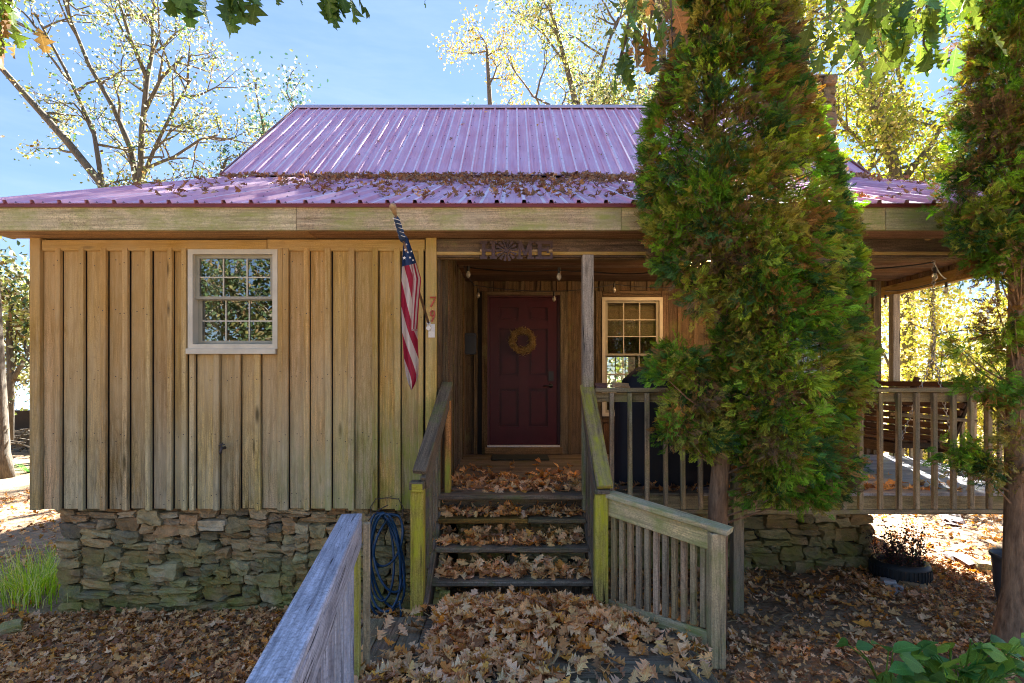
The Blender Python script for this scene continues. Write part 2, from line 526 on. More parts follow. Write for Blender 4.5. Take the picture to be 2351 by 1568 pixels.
def leafmat(name, col, trans=0.4, vein=True):
    t = NT(name)
    tc = t.n('ShaderNodeTexCoord'); oi = t.n('ShaderNodeObjectInfo')
    n = t.noise(tc.outputs['Object'], 30, 4, 0.6)
    c = t.mix(t.rng(n, 0.35, 0.7), tuple(x * 0.75 for x in col), tuple(min(1, x * 1.2) for x in col))
    sep = t.n('ShaderNodeSeparateXYZ'); t.l(tc.outputs['Object'], sep.inputs[0])
    if vein:
        a = t.math('ABSOLUTE', sep.outputs['Y'])
        w = t.math('FRACT', t.math('MULTIPLY', t.math('SUBTRACT', sep.outputs['X'], t.math('MULTIPLY', a, 0.8)), 7.0))
        v = t.math('MAXIMUM', t.rng(a, 0.0, 0.02, 1, 0), t.math('MULTIPLY', t.rng(w, 0.0, 0.12, 1, 0), 0.45))
        c = t.mix(t.math('MULTIPLY', v, 0.55), c, tuple(min(1, x * 1.9 + 0.03) for x in col))
    hs = t.n('ShaderNodeHueSaturation'); t.l(t.rng(oi.outputs['Random'], 0, 1, 0.55, 1.3), hs.inputs['Value'])
    t.l(t.rng(t.math('FRACT', t.math('MULTIPLY', oi.outputs['Random'], 9.7)), 0, 1, 0.48, 0.52), hs.inputs['Hue'])
    t.l(c, hs.inputs['Color'])
    t.l(hs.outputs[0], t.b.inputs['Base Color']); t.b.inputs['Roughness'].default_value = 0.5
    tl = t.n('ShaderNodeBsdfTranslucent'); t.l(hs.outputs[0], tl.inputs['Color'])
    ms = t.n('ShaderNodeMixShader'); ms.inputs[0].default_value = trans
    t.l(t.b.outputs[0], ms.inputs[1]); t.l(tl.outputs[0], ms.inputs[2]); t.l(ms.outputs[0], t.out.inputs['Surface'])
    return t.m


M['oak_green'] = leafmat('oak_leaf_green', (0.10, 0.20, 0.03), 0.4)
M['oak_yellow'] = leafmat('oak_leaf_yellow_green', (0.20, 0.28, 0.03), 0.45)
M['oak_orange'] = leafmat('oak_leaf_orange', (0.40, 0.22, 0.05), 0.4)
M['plant_green'] = leafmat('broad_plant_leaf', (0.12, 0.30, 0.06), 0.3)
M['plant_light'] = leafmat('bright_plant_leaf', (0.28, 0.50, 0.07), 0.4)
M['fallen'] = [leafmat('fallen_leaf_%s' % n, c, 0.12) for n, c in (('tan', (0.80, 0.46, 0.19)), ('pink', (0.84, 0.56, 0.32)), ('brown', (0.55, 0.29, 0.12)), ('orange', (0.78, 0.36, 0.07)))]


def bark(name, a, b):
    t = NT(name); tc = t.n('ShaderNodeTexCoord')
    n = t.noise(t.mapping(tc.outputs['Object'], (14, 14, 2.5)), 2.0, 7, 0.7)
    t.l(t.mix(t.rng(n, 0.35, 0.65), a, b), t.b.inputs['Base Color']); t.b.inputs['Roughness'].default_value = 0.9
    t.l(t.bump(n, 0.9, 0.02), t.b.inputs['Normal']); return t.m


M['bark'] = bark('conifer_bark', (0.12, 0.07, 0.04), (0.36, 0.23, 0.14))
M['bark_grey'] = bark('grey_bark', (0.05, 0.042, 0.032), (0.17, 0.145, 0.11))


def stone_mat(name, mossy=True):
    t = NT(name); oi = t.n('ShaderNodeObjectInfo'); geo = t.n('ShaderNodeNewGeometry')
    r = oi.outputs['Random']
    c = t.ramp(r, [(0.0, (0.28, 0.19, 0.11)), (0.2, (0.66, 0.42, 0.23)), (0.38, (0.38, 0.31, 0.22)), (0.55, (0.70, 0.48, 0.27)), (0.7, (0.22, 0.19, 0.16)), (0.85, (0.54, 0.44, 0.24)), (1.0, (0.75, 0.63, 0.45))])
    n = t.noise(geo.outputs['Position'], 14, 8, 0.7)
    c = t.mix(t.rng(n, 0.35, 0.7), t.mix(1, c, (0.6, 0.6, 0.6), 'MULTIPLY'), t.mix(1, c, (1.15, 1.12, 1.05), 'MULTIPLY'))
    sep = t.n('ShaderNodeSeparateXYZ'); t.l(geo.outputs['Position'], sep.inputs[0])
    if mossy:
        m = t.math('MULTIPLY', t.rng(sep.outputs['Z'], 0.15, 0.85, 0.95, 0.08), t.rng(t.noise(geo.outputs['Position'], 5, 6, 0.65), 0.3, 0.6))
        c = t.mix(t.math('MULTIPLY', m, 0.8), c, (0.28, 0.29, 0.06))
    t.l(c, t.b.inputs['Base Color']); t.b.inputs['Roughness'].default_value = 0.85
    t.b.inputs['Specular IOR Level'].default_value = 0.25
    n2 = t.noise(geo.outputs['Position'], 45, 6, 0.7)
    t.l(t.bump(t.math('ADD', n, t.math('MULTIPLY', n2, 0.5)), 1.0, 0.03), t.b.inputs['Normal'])
    if not mossy: t.l(t.mix(1.0, c, (0.5, 0.5, 0.52), 'MULTIPLY'), t.b.inputs['Base Color'])
    return t.m


M['stone'] = stone_mat('field_stone')
M['stone_dry'] = stone_mat('chimney_stone', False)
M['mortar'] = plain('dark_wall_core', (0.035, 0.03, 0.022), 0.95, bump=0.3)
M['white_rock'] = plain('pale_rock', (0.5, 0.5, 0.5), 0.8, var=0.2, bump=0.4)
M['tan_rock'] = plain('tan_rock', (0.42, 0.29, 0.16), 0.85, var=0.35, scale=30, bump=0.6)
M['dark_rock'] = plain('dark_brown_rock', (0.10, 0.05, 0.045), 0.6, var=0.35, scale=30, bump=0.4)

# metal roof, red paint chalked to plum
t = NT('faded_plum_metal')
tc = t.n('ShaderNodeTexCoord'); geo = t.n('ShaderNodeNewGeometry')
n = t.noise(t.mapping(geo.outputs['Position'], (9, 0.7, 0.7)), 1.4, 5, 0.6)
n2 = t.noise(geo.outputs['Position'], 1.1, 4, 0.6)
c = t.mix(t.rng(n, 0.3, 0.7), (0.60, 0.30, 0.46), (0.78, 0.52, 0.68))
c = t.mix(t.rng(n2, 0.45, 0.7, 0, 0.5), c, (0.62, 0.26, 0.36))
t.l(c, t.b.inputs['Base Color']); t.b.inputs['Roughness'].default_value = 0.6
t.b.inputs['Specular IOR Level'].default_value = 0.28
M['roof'] = t.m
M['lit_rib_top'] = plain('lit_rib_top_paint', (0.80, 0.66, 0.78), 0.6, var=0.15, scale=8)  # paler rib tops: the light they catch is put into the colour

# ground
t = NT('yard_soil')
geo = t.n('ShaderNodeNewGeometry')
vo = t.n('ShaderNodeTexVoronoi'); vo.inputs['Scale'].default_value = 16; t.l(geo.outputs['Position'], vo.inputs['Vector'])
nd = t.noise(geo.outputs['Position'], 0.5, 5, 0.6)
hs = t.ramp(vo.outputs['Color'], [(0.0, (0.16, 0.09, 0.045)), (0.35, (0.31, 0.20, 0.11)), (0.6, (0.42, 0.29, 0.175)), (0.8, (0.25, 0.165, 0.09)), (1.0, (0.50, 0.37, 0.24))])
c = t.mix(t.rng(nd, 0.4, 0.65), hs, (0.22, 0.15, 0.085))
t.l(c, t.b.inputs['Base Color']); t.b.inputs['Roughness'].default_value = 0.95
t.l(t.bump(t.math('ADD', vo.outputs['Distance'], t.noise(geo.outputs['Position'], 30, 4)), 0.7, 0.03), t.b.inputs['Normal'])
M['ground'] = t.m

# ------------------------------------------------------------------ leaf templates
def leaf_template(kind, curl=0.0, bend=0.0, twist=0.0, seed=0, seg=9):
    """unit leaf: stem at x=0, tip at x=1, lying in XY"""
    if kind == 'oak':
        prof = [(0, .012), (.10, .02), (.17, .13), (.25, .05), (.34, .27), (.43, .085), (.54, .35), (.64, .11), (.76, .26), (.84, .11), (.92, .12), (1, .0)]
    elif kind == 'oak_low':
        prof = [(0, .02), (.2, .16), (.3, .07), (.5, .33), (.62, .12), (.8, .24), (1, .0)]
    elif kind == 'broad':
        prof = [(0, .01), (.08, .16), (.22, .30), (.4, .36), (.6, .31), (.8, .17), (1, .0)]
    else:
        prof = [(0, .02), (.3, .25), (.6, .25), (1, .0)]
    r = random.Random(seed)
    V, F = [], []
    for i, (x, w) in enumerate(prof):
        sweep = .09 if kind.startswith('oak') and w > .1 else 0
        for s in (0, 1, -1):
            ww = w * r.uniform(.8, 1.2) if s else 0
            y = s * ww
            z = curl * (ww ** 2) * 1.1 + bend * .7 * (x - .4) ** 2 + twist * y * (x - .5)
            if s: z += r.uniform(-.03, .03)
            V.append((x - .45 + (sweep if s else 0), y, z))
    for i in range(len(prof) - 1):
        a, b = i * 3, (i + 1) * 3
        F.append((a, b, b + 1, a + 1)); F.append((a, a + 2, b + 2, b))
    return np.array(V, dtype=np.float32), np.array(F, dtype=np.int32)


def rot_basis(normal, spin):
    """N rotation matrices taking z to normal with a spin about it"""
    n = normal / np.linalg.norm(normal, axis=1, keepdims=True)
    ref = np.where(np.abs(n[:, 2:3]) < .9, np.array([[0, 0, 1.0]]), np.array([[1.0, 0, 0]]))
    a = np.cross(ref, n); a /= np.linalg.norm(a, axis=1, keepdims=True)
    b = np.cross(n, a)
    c, s = np.cos(spin)[:, None], np.sin(spin)[:, None]
    x = a * c + b * s
    y = np.cross(n, x)
    return np.stack([x, y, n], axis=2)


def dir_basis(xd, roll):
    x = xd / np.linalg.norm(xd, axis=1, keepdims=True)
    ref = np.where(np.abs(x[:, 2:3]) < .95, np.array([[0, 0, 1.0]]), np.array([[1.0, 0, 0]]))
    a = np.cross(ref, x); a /= np.linalg.norm(a, axis=1, keepdims=True)
    b = np.cross(x, a)
    c, s = np.cos(roll)[:, None], np.sin(roll)[:, None]
    y = a * c + b * s
    return np.stack([x, y, np.cross(x, y)], axis=2)


def scatter(templates, pos, R, scale, tint):
    """instances of templates merged into arrays; returns V, F, tint"""
    Vs, Fs, Ts = [], [], []
    base = 0
    N = len(pos)
    which = NPR.randint(0, len(templates), N)
    for k, (tv, tf) in enumerate(templates):
        idx = np.where(which == k)[0]
        if not len(idx): continue
        v = np.einsum('nij,vj->nvi', R[idx], tv) * scale[idx][:, None, None] + pos[idx][:, None, :]
        n, m = v.shape[:2]
        Vs.append(v.reshape(-1, 3))
        Fs.append((tf[None] + (np.arange(n) * m)[:, None, None] + base).reshape(-1, tf.shape[1]))
        Ts.append(np.repeat(tint[idx], m, axis=0))
        base += n * m
    return np.concatenate(Vs), np.concatenate(Fs), np.concatenate(Ts)


def palette(N, cols, weights, jit=0.18):
    cols = np.array(cols, dtype=np.float32)
    w = np.array(weights, dtype=float); w /= w.sum()
    c = cols[NPR.choice(len(cols), N, p=w)]
    return np.clip(c * (1 + NPR.uniform(-jit, jit, (N, 1))) * (1 + NPR.uniform(-.06, .06, (N, 3))), 0, 1)


DRYT = [leaf_template('oak', c, b, tw, i) for i, (c, b, tw) in enumerate([(1.2, .5, .3), (-1.5, .8, -.4), (2.4, -.6, .6), (.5, 1.2, .2), (-.8, -.9, .8), (3.0, .3, -.7)])]
DRYL = [leaf_template('oak_low', c, b, tw, i) for i, (c, b, tw) in enumerate([(1.2, .5, .3), (-1.5, .8, -.4), (2.4, -.6, .6), (.5, 1.2, .2), (3.0, .3, -.7)])]
DRYCOL = [(0.80, 0.45, 0.18), (0.56, 0.28, 0.11), (0.84, 0.54, 0.30), (0.76, 0.33, 0.06), (0.32, 0.155, 0.07)]


def litter(name, pos, size, tiltmax, mat=None, weights=(3, 3, 2, 1, 2), parent=None, temps=None, up=None):
    N = len(pos)
    nrm = np.stack([NPR.normal(0, tiltmax, N), NPR.normal(0, tiltmax, N), np.ones(N)], axis=1)
    if up is not None: nrm += np.array(up)
    R = rot_basis(nrm, NPR.uniform(0, 6.28, N))
    V, F, T = scatter(temps or DRYT, pos, R, NPR.uniform(size[0], size[1], N), palette(N, DRYCOL, weights))
    o = link(name, mesh_arrays(name, V, F, True, T), mat or M['dry_leaf'], parent)
    o['kind'] = 'stuff'
    return o


# ------------------------------------------------------------------ ground
FL = 4.72          # front wall plane
DW = 7.14          # porch (door) wall plane
DECK = EYE - 0.975
WALK = EYE - 1.68
def ground_h(x, y):
    return 0.03 * math.sin(x * 1.3 + 1) * math.cos(y * .9) + max(0, (y - 18)) * 0.02 + 0.012 * math.sin(x * 5.1) * math.sin(y * 4.3)
gx = np.concatenate([np.linspace(-120, -12, 18), np.linspace(-11, 11, 89), np.linspace(12, 120, 18)])
gy = np.concatenate([np.linspace(-80, -6, 14), np.linspace(-5, 16, 85), np.linspace(17, 180, 24)])
V = np.array([(x, y, ground_h(x, y)) for y in gy for x in gx])
nx = len(gx)
F = np.array([(j * nx + i, j * nx + i + 1, (j + 1) * nx + i + 1, (j + 1) * nx + i) for j in range(len(gy) - 1) for i in range(nx - 1)])
tag(link('ground', mesh_arrays('ground', V, F, True), M['ground']), kind='structure')

# ------------------------------------------------------------------ the cabin
cab = thing('cabin', 'timber cabin with board and batten siding, stone foundation, front porch and purple metal roof', 'house', (0, FL, 0))


def zr(r): return EYE + r
WX0, WX1 = -4.13, -0.645
WZ0, WZ1 = EYE - 1.117, zr(1.216)
U = lambda u, s=265: (u - 1175.5) / s


def board_run(parent, xs, z0, z1, mat, tf, openings=(), dep=0.022, end0=None, end1=None, bw=0.045, bd=0.034, bmat=None, battens=True, gap=.035):
    """vertical boards between the batten centres xs; tf(a, n, z) -> world point; openings are (a0,a1,z0,z1)"""
    adir = (tf(1, 0, 0) - tf(0, 0, 0))
    def spans(a0, a1):
        sp = [(z0, z1)]
        for (o0, o1, q0, q1) in openings:
            if min(a1, o1) - max(a0, o0) > 0.35 * (a1 - a0):
                nsp = []
                for (s0, s1) in sp:
                    if q0 > s0 + .02: nsp.append((s0, min(s1, q0)))
                    if q1 < s1 - .02: nsp.append((max(s0, q1), s1))
                sp = nsp
        return sp
    edges = ([end0] if end0 is not None else []) + list(xs) + ([end1] if end1 is not None else [])
    for i in range(len(edges) - 1):
        a0, a1 = edges[i] + (gap - RND.uniform(0, .008) if i or end0 is None else .002), edges[i + 1] - .002
        for (s0, s1) in spans(a0, a1):
            j = RND.uniform(-.003, .003)
            bar('siding_board', tf((a0 + a1) / 2, -dep / 2 + j, s0 + RND.uniform(0, .008)), tf((a0 + a1) / 2, -dep / 2 + j, s1), a1 - a0, dep, mat, parent, adir, 0.002)
    if not battens: return
    for a in xs:
        for (s0, s1) in spans(a - bw / 2, a + bw / 2):
            w = bw * RND.uniform(.9, 1.12)
            lean = RND.uniform(-.004, .004)
            bar('batten', tf(a + lean, -dep - bd / 2, s0 - .004), tf(a - lean, -dep - bd / 2, s1), w, bd, bmat or mat, parent, adir, 0.003)


# front wall of the left room; core sheets leave the window open
front_wall = empty('front_wall', (WX0, FL, WZ0), cab)
WIN = (U(443), U(640), EYE - (799 - 872) / 265, EYE - (579 - 872) / 265)
for (a, b, c, d) in ((WX0 + .06, WIN[0], WZ0, WZ1), (WIN[1], WX1 - .01, WZ0, WZ1), (WIN[0], WIN[1], WZ0, WIN[2]), (WIN[0], WIN[1], WIN[3], WZ1)):
    box('sheathing', a, b, FL + .002, FL + .08, c, d, M['core'], front_wall, 0)
bxs = [U(143), U(196), U(246), U(296), U(348), U(397), U(430)]
FZ = EYE + (872 - 578) / 265
tf = lambda a, n, z: Vector((a, FL + n, z))
board_run(front_wall, bxs, WZ0, FZ + .02, M['siding'], tf, end0=WX0 + .09, end1=U(441))
board_run(front_wall, [U(448), U(503), U(550.6), U(597)], WZ0, EYE - (814 - 872) / 265, M['siding'], tf, end0=U(441), end1=U(641))
board_run(front_wall, [U(648), U(660), U(708), U(757), U(810), U(864), U(915), U(968)], WZ0, FZ + .02, M['siding'], tf, end0=U(641), end1=U(981))
# frieze board in two lengths, corner boards
bar('frieze_board', (U(106), FL - .036, FZ + .045), (U(617.4), FL - .036, FZ + .045), .093, .024, M['siding'], front_wall, (0, 0, 1))
bar('frieze_board', (U(618.6), FL - .034, FZ + .047), (U(977), FL - .034, FZ + .047), .097, .024, M['siding'], front_wall, (0, 0, 1))
bar('corner_board', (U(92), FL - .03, WZ0), (U(92), FL - .03, WZ1), .09, .055, M['siding'], front_wall)
bar('corner_board', (U(992), FL - .036, WZ0), (U(992), FL - .036, WZ1), .092, .06, M['siding'], front_wall)

nl = Soup(); rn_ = random.Random(3)
bat_x = bxs + [U(q) for q in (448, 503, 550.6, 597, 648, 660, 708, 757, 810, 864, 915, 968)]
for x_ in bat_x:
    for z_ in (WZ0 + .09, WZ0 + .62, WZ0 + 1.15, WZ0 + 1.7, FZ - .08):
        for xo, yo in ((0, .0565), (-.06, .0225), (.09, .0225)):
            if rn_.random() < .35: continue
            q_ = x_ + xo + rn_.uniform(-.006, .006); zz2 = z_ + rn_.uniform(-.05, .05)
            if WIN[0] - .05 < q_ < WIN[1] + .05 and WIN[2] - .08 < zz2: continue
            nl.tube([(q_, FL - yo - .003, zz2), (q_, FL - yo, zz2)], .0045, 6)
nh = nl.build('nail_heads', M['iron'], front_wall); nh['kind'] = 'stuff'

# side wall of the left room (X = WX0) and the gable wall over it
side = empty('side_wall', (WX0, FL, WZ0), cab)
sheets = Soup()
prof = [(FL, WZ0), (14.9, WZ0), (14.9, zr(2.6)), (11.1, zr(5.40)), (8.18, zr(2.92)), (FL, zr(1.45))]
for x in (WX0 + .02, 4.80):
    v = [Vector((x, y, z)) for y, z in (prof if x < 0 else [(DW, .3)] + [(14.9, .3)] + prof[2:5] + [(DW, zr(2.5))])]
    v2 = [q + Vector((.07 if x < 0 else -.07, 0, 0)) for q in v]
    n = len(v)
    sheets.add(v + v2, [tuple(range(n)), tuple(range(2 * n - 1, n - 1, -1))] + [(i, (i + 1) % n, n + (i + 1) % n, n + i) for i in range(n)])
sheets.build('gable_sheathing', M['siding'], side)
ys = [FL + .1 + .2 * i for i in range(50)]
for i, y in enumerate(ys):
    zt = zr(1.45 + (y - FL) * .42) if y < 8.18 else (zr(2.92 + (y - 8.18) * .84) if y < 11.1 else zr(5.40 - (y - 11.1) * .73))
    bar('siding_board', (WX0 + .01, y + .1, WZ0), (WX0 + .01, y + .1, zt - .1), .196, .02, M['siding'], side, (0, 1, 0), .002)
    bar('batten', (WX0 - .012, y, WZ0), (WX0 - .012, y, zt - .14), .045, .022, M['siding'], side, (0, 1, 0), .002)

# porch return wall, facing +X
ret = empty('porch_return_wall', (WX1, FL, DECK), cab)
box('sheathing', WX1 - .08, WX1 - .002, FL + .03, DW, WZ0 + .05, zr(1.30), M['core'], ret, 0)
tf2 = lambda a, n, z: Vector((WX1 - n, a, z))
board_run(ret, [FL + .18 + .2 * i for i in range(12)], DECK + .003, zr(1.288), M['shade_toned_siding'], tf2, end0=FL + .0, end1=DW, dep=.02, bd=.022)

# porch wall with door and two windows
pw = empty('porch_wall', (WX1, DW, DECK), cab)
DOORX = (U(1119, 175), U(1285, 175)); DZ = (DECK, EYE - (679 - 872) / 175)
W2 = (U(1383, 175), U(1517, 175), EYE - (953 - 872) / 175, EYE - (686 - 872) / 175)
W3 = (3.55, 4.30, W2[2], W2[3])
X2 = 4.80
cuts = [WX1 + .0, DOORX[0], DOORX[1], W2[0], W2[1], W3[0], W3[1], X2]
for i in range(7):
    a, b = cuts[i], cuts[i + 1]
    if i == 1: box('sheathing', a, b, DW + .002, DW + .1, DZ[1], zr(2.4), M['core'], pw, 0)
    elif i in (3, 5):
        box('sheathing', a, b, DW + .002, DW + .1, .3, W2[2], M['core'], pw, 0)
        box('sheathing', a, b, DW + .002, DW + .1, W2[3], zr(2.4), M['core'], pw, 0)
    else: box('sheathing', a, b, DW + .002, DW + .1, .3, zr(2.4), M['core'], pw, 0)
tf3 = lambda a, n, z: Vector((a, DW + n, z))
board_run(pw, [WX1 + .17 + .205 * i for i in range(26)], DECK + .003, zr(1.287), M['shade_toned_siding'], tf3, end0=WX1 + .0, end1=X2 + .01,
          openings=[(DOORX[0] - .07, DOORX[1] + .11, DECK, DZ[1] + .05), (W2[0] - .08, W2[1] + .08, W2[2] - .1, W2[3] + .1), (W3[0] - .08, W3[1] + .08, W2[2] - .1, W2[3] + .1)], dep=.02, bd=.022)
bar('corner_board', (X2 - .04, DW - .035, DECK), (X2 - .04, DW - .035, zr(1.287)), .1, .03, M['shade_toned_siding'], pw)
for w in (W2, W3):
    bar('window_casing', (w[0] - .05, DW - .02, w[2] - .1), (w[0] - .05, DW - .02, w[3] + .1), .09, .03, M['shade_toned_siding'], pw)
    bar('window_casing', (w[1] + .05, DW - .02, w[2] - .1), (w[1] + .05, DW - .02, w[3] + .1), .09, .03, M['shade_toned_siding'], pw)
    bar('window_casing', (w[0], DW - .02, w[3] + .055), (w[1], DW - .02, w[3] + .055), .09, .03, M['shade_toned_siding'], pw, (0, 0, 1))
    bar('window_casing', (w[0], DW - .02, w[2] - .05), (w[1], DW - .02, w[2] - .05), .09, .03, M['shade_toned_siding'], pw, (0, 0, 1))
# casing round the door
bar('door_casing', (DOORX[0] - .035, DW - .02, DECK), (DOORX[0] - .035, DW - .02, DZ[1] + .05), .07, .032, M['shade_toned_siding'], pw)
bar('door_casing', (DOORX[1] + .07, DW - .02, DECK), (DOORX[1] + .07, DW - .02, DZ[1] + .05), .13, .032, M['shade_toned_siding'], pw)
bar('door_casing', (DOORX[0], DW - .02, DZ[1] + .025), (DOORX[1], DW - .02, DZ[1] + .025), .05, .032, M['shade_toned_siding'], pw, (0, 0, 1))
# back wall with one bright window, right wall is the gable sheet; floor and ceiling of the room
bw = empty('back_wall', (0, 14.9, 0), cab)
BW = (2.55, 3.35, zr(-.35), zr(.62))
for (a, b, c, d) in ((WX0 + .1, BW[0], .3, zr(2.6)), (BW[1], 4.73, .3, zr(2.6)), (BW[0], BW[1], .3, BW[2]), (BW[0], BW[1], BW[3], zr(2.6))):
    box('sheathing', a, b, 14.8, 14.9, c, d, M['interior'], bw, 0)
for i in range(1, 3):
    box('muntin', BW[0] + i * .267 - .012, BW[0] + i * .267 + .012, 14.84, 14.86, BW[2], BW[3], M['vinyl'], bw, 0)
for i in range(1, 4):
    box('muntin', BW[0], BW[1], 14.862, 14.88, BW[2] + i * .2425 - .012, BW[2] + i * .2425 + .012, M['vinyl'], bw, 0)
box('room_floor', WX0 + .1, 4.72, FL + .09, 14.79, DECK - .06, DECK - .01, M['siding_dark'], cab, 0)
box('room_ceiling', WX0 + .1, 4.72, DW + .11, 14.79, zr(1.40), zr(1.44), M['interior'], cab, 0)
box('room_ceiling', WX0 + .1, WX1 - .09, FL + .09, DW + .1, zr(1.22), zr(1.26), M['interior'], cab, 0)


def window(parent, w, D, cols, rows, label=None, curtain=None, sill=True):
    """double-hung vinyl window in the opening w = x0,x1,z0,z1 whose outer face is at D"""
    x0, x1, z0, z1 = w
    win = empty('window', (x0, D, z0), parent)
    if label: win['label'] = label
    fw = .03
    fr = Soup()
    for (a, b, c, d) in ((x0 - .012, x0 + fw, z0 - .012, z1 + .012), (x1 - fw, x1 + .012, z0 - .012, z1 + .012), (x0 + fw, x1 - fw, z1 - fw, z1 + .012), (x0 + fw, x1 - fw, z0 - .012, z0 + fw)):
        fr.box(a, b, D - .045, D + .07, c, d)
    fr.build('window_frame', M['vinyl'], win)
    zm = (z0 + z1) / 2 + (z1 - z0) * .02
    for (s0, s1, yy) in ((zm - .012, z1 - fw, .0), (z0 + fw, zm + .012, .03)):
        y0 = D - .005 + yy
        if yy: y0 = D + .035
        a0, a1 = x0 + fw + .001, x1 - fw - .001
        st = .035
        sa = Soup()
        for (a, b, c, d) in ((a0, a0 + st, s0, s1), (a1 - st, a1, s0, s1), (a0 + st, a1 - st, s1 - st * .8, s1), (a0 + st, a1 - st, s0, s0 + st * (.7 if not yy else 1.0))):
            sa.box(a, b, y0, y0 + .028, c, d)
        sash = sa.build('sash', M['sash'], win)
        g0, g1, h0, h1 = a0 + st, a1 - st, s0 + st * .8, s1 - st * .8
        for i in range(1, cols):
            x = g0 + (g1 - g0) * i / cols
            box('muntin', x - .0055, x + .0055, y0 + .006, y0 + .012, h0, h1, M['vinyl'], win, 0)
        for j in range(1, rows):
            z = h0 + (h1 - h0) * j / rows
            box('muntin', g0, g1, y0 + .0065, y0 + .0115, z - .0055, z + .0055, M['vinyl'], win, 0)
        box('pane', g0 - .003, g1 + .003, y0 + .014, y0 + .018, h0 - .006, h1 + .006, M['glass'], win, 0)
    return win


win1 = window(cab, WIN, FL - .015, 3, 2)
bar('window_sill', (U(437), FL - .05, EYE - (807.5 - 872) / 265), (U(640), FL - .05, EYE - (807.5 - 872) / 265), .048, .05, M['vinyl'], win1, (0, 0, 1))
win2 = window(cab, W2, DW - .01, 3, 3)
win3 = window(cab, W3, DW - .01, 3, 3)
# curtain and blind inside
def curtain(parent, xa, xb, D, z0, z1, taper=.6):
    n = 26; V = []; F = []
    for j in range(12):
        tt = j / 11
        for i in range(n):
            s = i / (n - 1)
            x = xa + (xb - xa) * s * (1 - taper * .5 * math.sin(tt * math.pi * .9))
            V.append((x, D + .02 * math.sin(s * 30 + tt), z1 + (z0 - z1) * tt))
    F = [(j * n + i, j * n + i + 1, (j + 1) * n + i + 1, (j + 1) * n + i) for j in range(11) for i in range(n - 1)]
    V += [(x, y + .004, z) for x, y, z in V]
    m = 12 * n
    F += [tuple(q + m for q in reversed(f)) for f in F[:]]
    s_ = Soup(); s_.V = V; s_.F = F
    return s_.build('curtain', M['curtain'], parent, True)
curtain(win1, WIN[0] + .05, WIN[0] + .24, FL + .1, WIN[2], WIN[3])
curtain(win1, WIN[1] - .06, WIN[1] - .0, FL + .1, WIN[2], WIN[3])
box('blind', W2[0] + .05, W2[1] - .05, DW + .082, DW + .09, W2[3] - .48, W2[3], M['blind'], win2, 0)

# front door
door = empty('front_door', (0, DW, DECK), cab)
dx0, dx1 = U(1124, 175), U(1280, 175)
dz0, dz1 = EYE - (1021 - 872) / 175, EYE - (683 - 872) / 175
jb = Soup()
jb.box(DOORX[0], dx0 - .003, DW - .01, DW + .08, DECK + .06, DZ[1]); jb.box(dx1 + .003, DOORX[1], DW - .01, DW + .08, DECK + .06, DZ[1]); jb.box(dx0, dx1, DW - .01, DW + .08, dz1 + .003, DZ[1])
jb.build('door_jamb', M['door_jamb'], door)
sl = Soup()
dw, dh = dx1 - dx0, dz1 - dz0
px = [(dx0 + .125, dx0 + .125 + .255), (dx1 - .125 - .255, dx1 - .125)]
pz = [(dz0 + .24, dz0 + .74), (dz0 + .90, dz0 + 1.52), (dz0 + 1.62, dz0 + 1.80)]
# stiles and rails, panels set back between them
xs_ = [dx0, px[0][0], px[0][1], px[1][0], px[1][1], dx1]
for a, b in ((xs_[0], xs_[1]), (xs_[2], xs_[3]), (xs_[4], xs_[5])): sl.box(a, b, DW + .005, DW + .065, dz0, dz1)
zz = [dz0, pz[0][0], pz[0][1], pz[1][0], pz[1][1], pz[2][0], pz[2][1], dz1]
for (a, b) in px:
    for k in (0, 2, 4, 6): sl.box(a, b, DW + .0052, DW + .0648, zz[k], zz[k + 1])
slab = sl.build('door_slab', M['door'], door)
for (a, b) in px:
    for (c, d) in pz:
        s_ = Soup(); s_.box(a, b, DW + .036, DW + .06, c, d); s_.box(a + .035, b - .035, DW + .018, DW + .037, c + .035, d - .035)
        s_.build('door_panel', M['door'], door)
box('threshold', dx0 - .03, dx1 + .03, DW - .045, DW + .08, dz0 - .028, dz0 - .004, M['white_paint'], door)
box('threshold', dx0 - .06, dx1 + .06, DW - .06, DW + .078, DECK + .004, dz0 - .03, M['siding_dark'], door)
s_ = Soup(); hx = dx1 - .085; hz = EYE - (1026 * .4253 + 667) * .7837 / 175 + 872 / 175
s_.tube([(hx, DW + .02, hz - .12), (hx, DW - .005, hz - .12)], .03, 14); s_.tube([(hx, DW - .005, hz - .12), (hx, DW - .045, hz - .12)], .011, 8)
s_.tube([(hx, DW - .045, hz - .12), (hx - .05, DW - .05, hz - .118), (hx - .11, DW - .045, hz - .125)], [.011, .010, .007], 8)
s_.build('door_handle', M['black'], door, True)
s_ = Soup(); s_.box(hx - .033, hx + .033, DW - .012, DW + .02, hz - .055, hz + .07); s_.tube([(hx, DW - .012, hz - .03), (hx, DW - .02, hz - .03)], .016, 10)
s_.build('keypad_lock', M['black'], door)

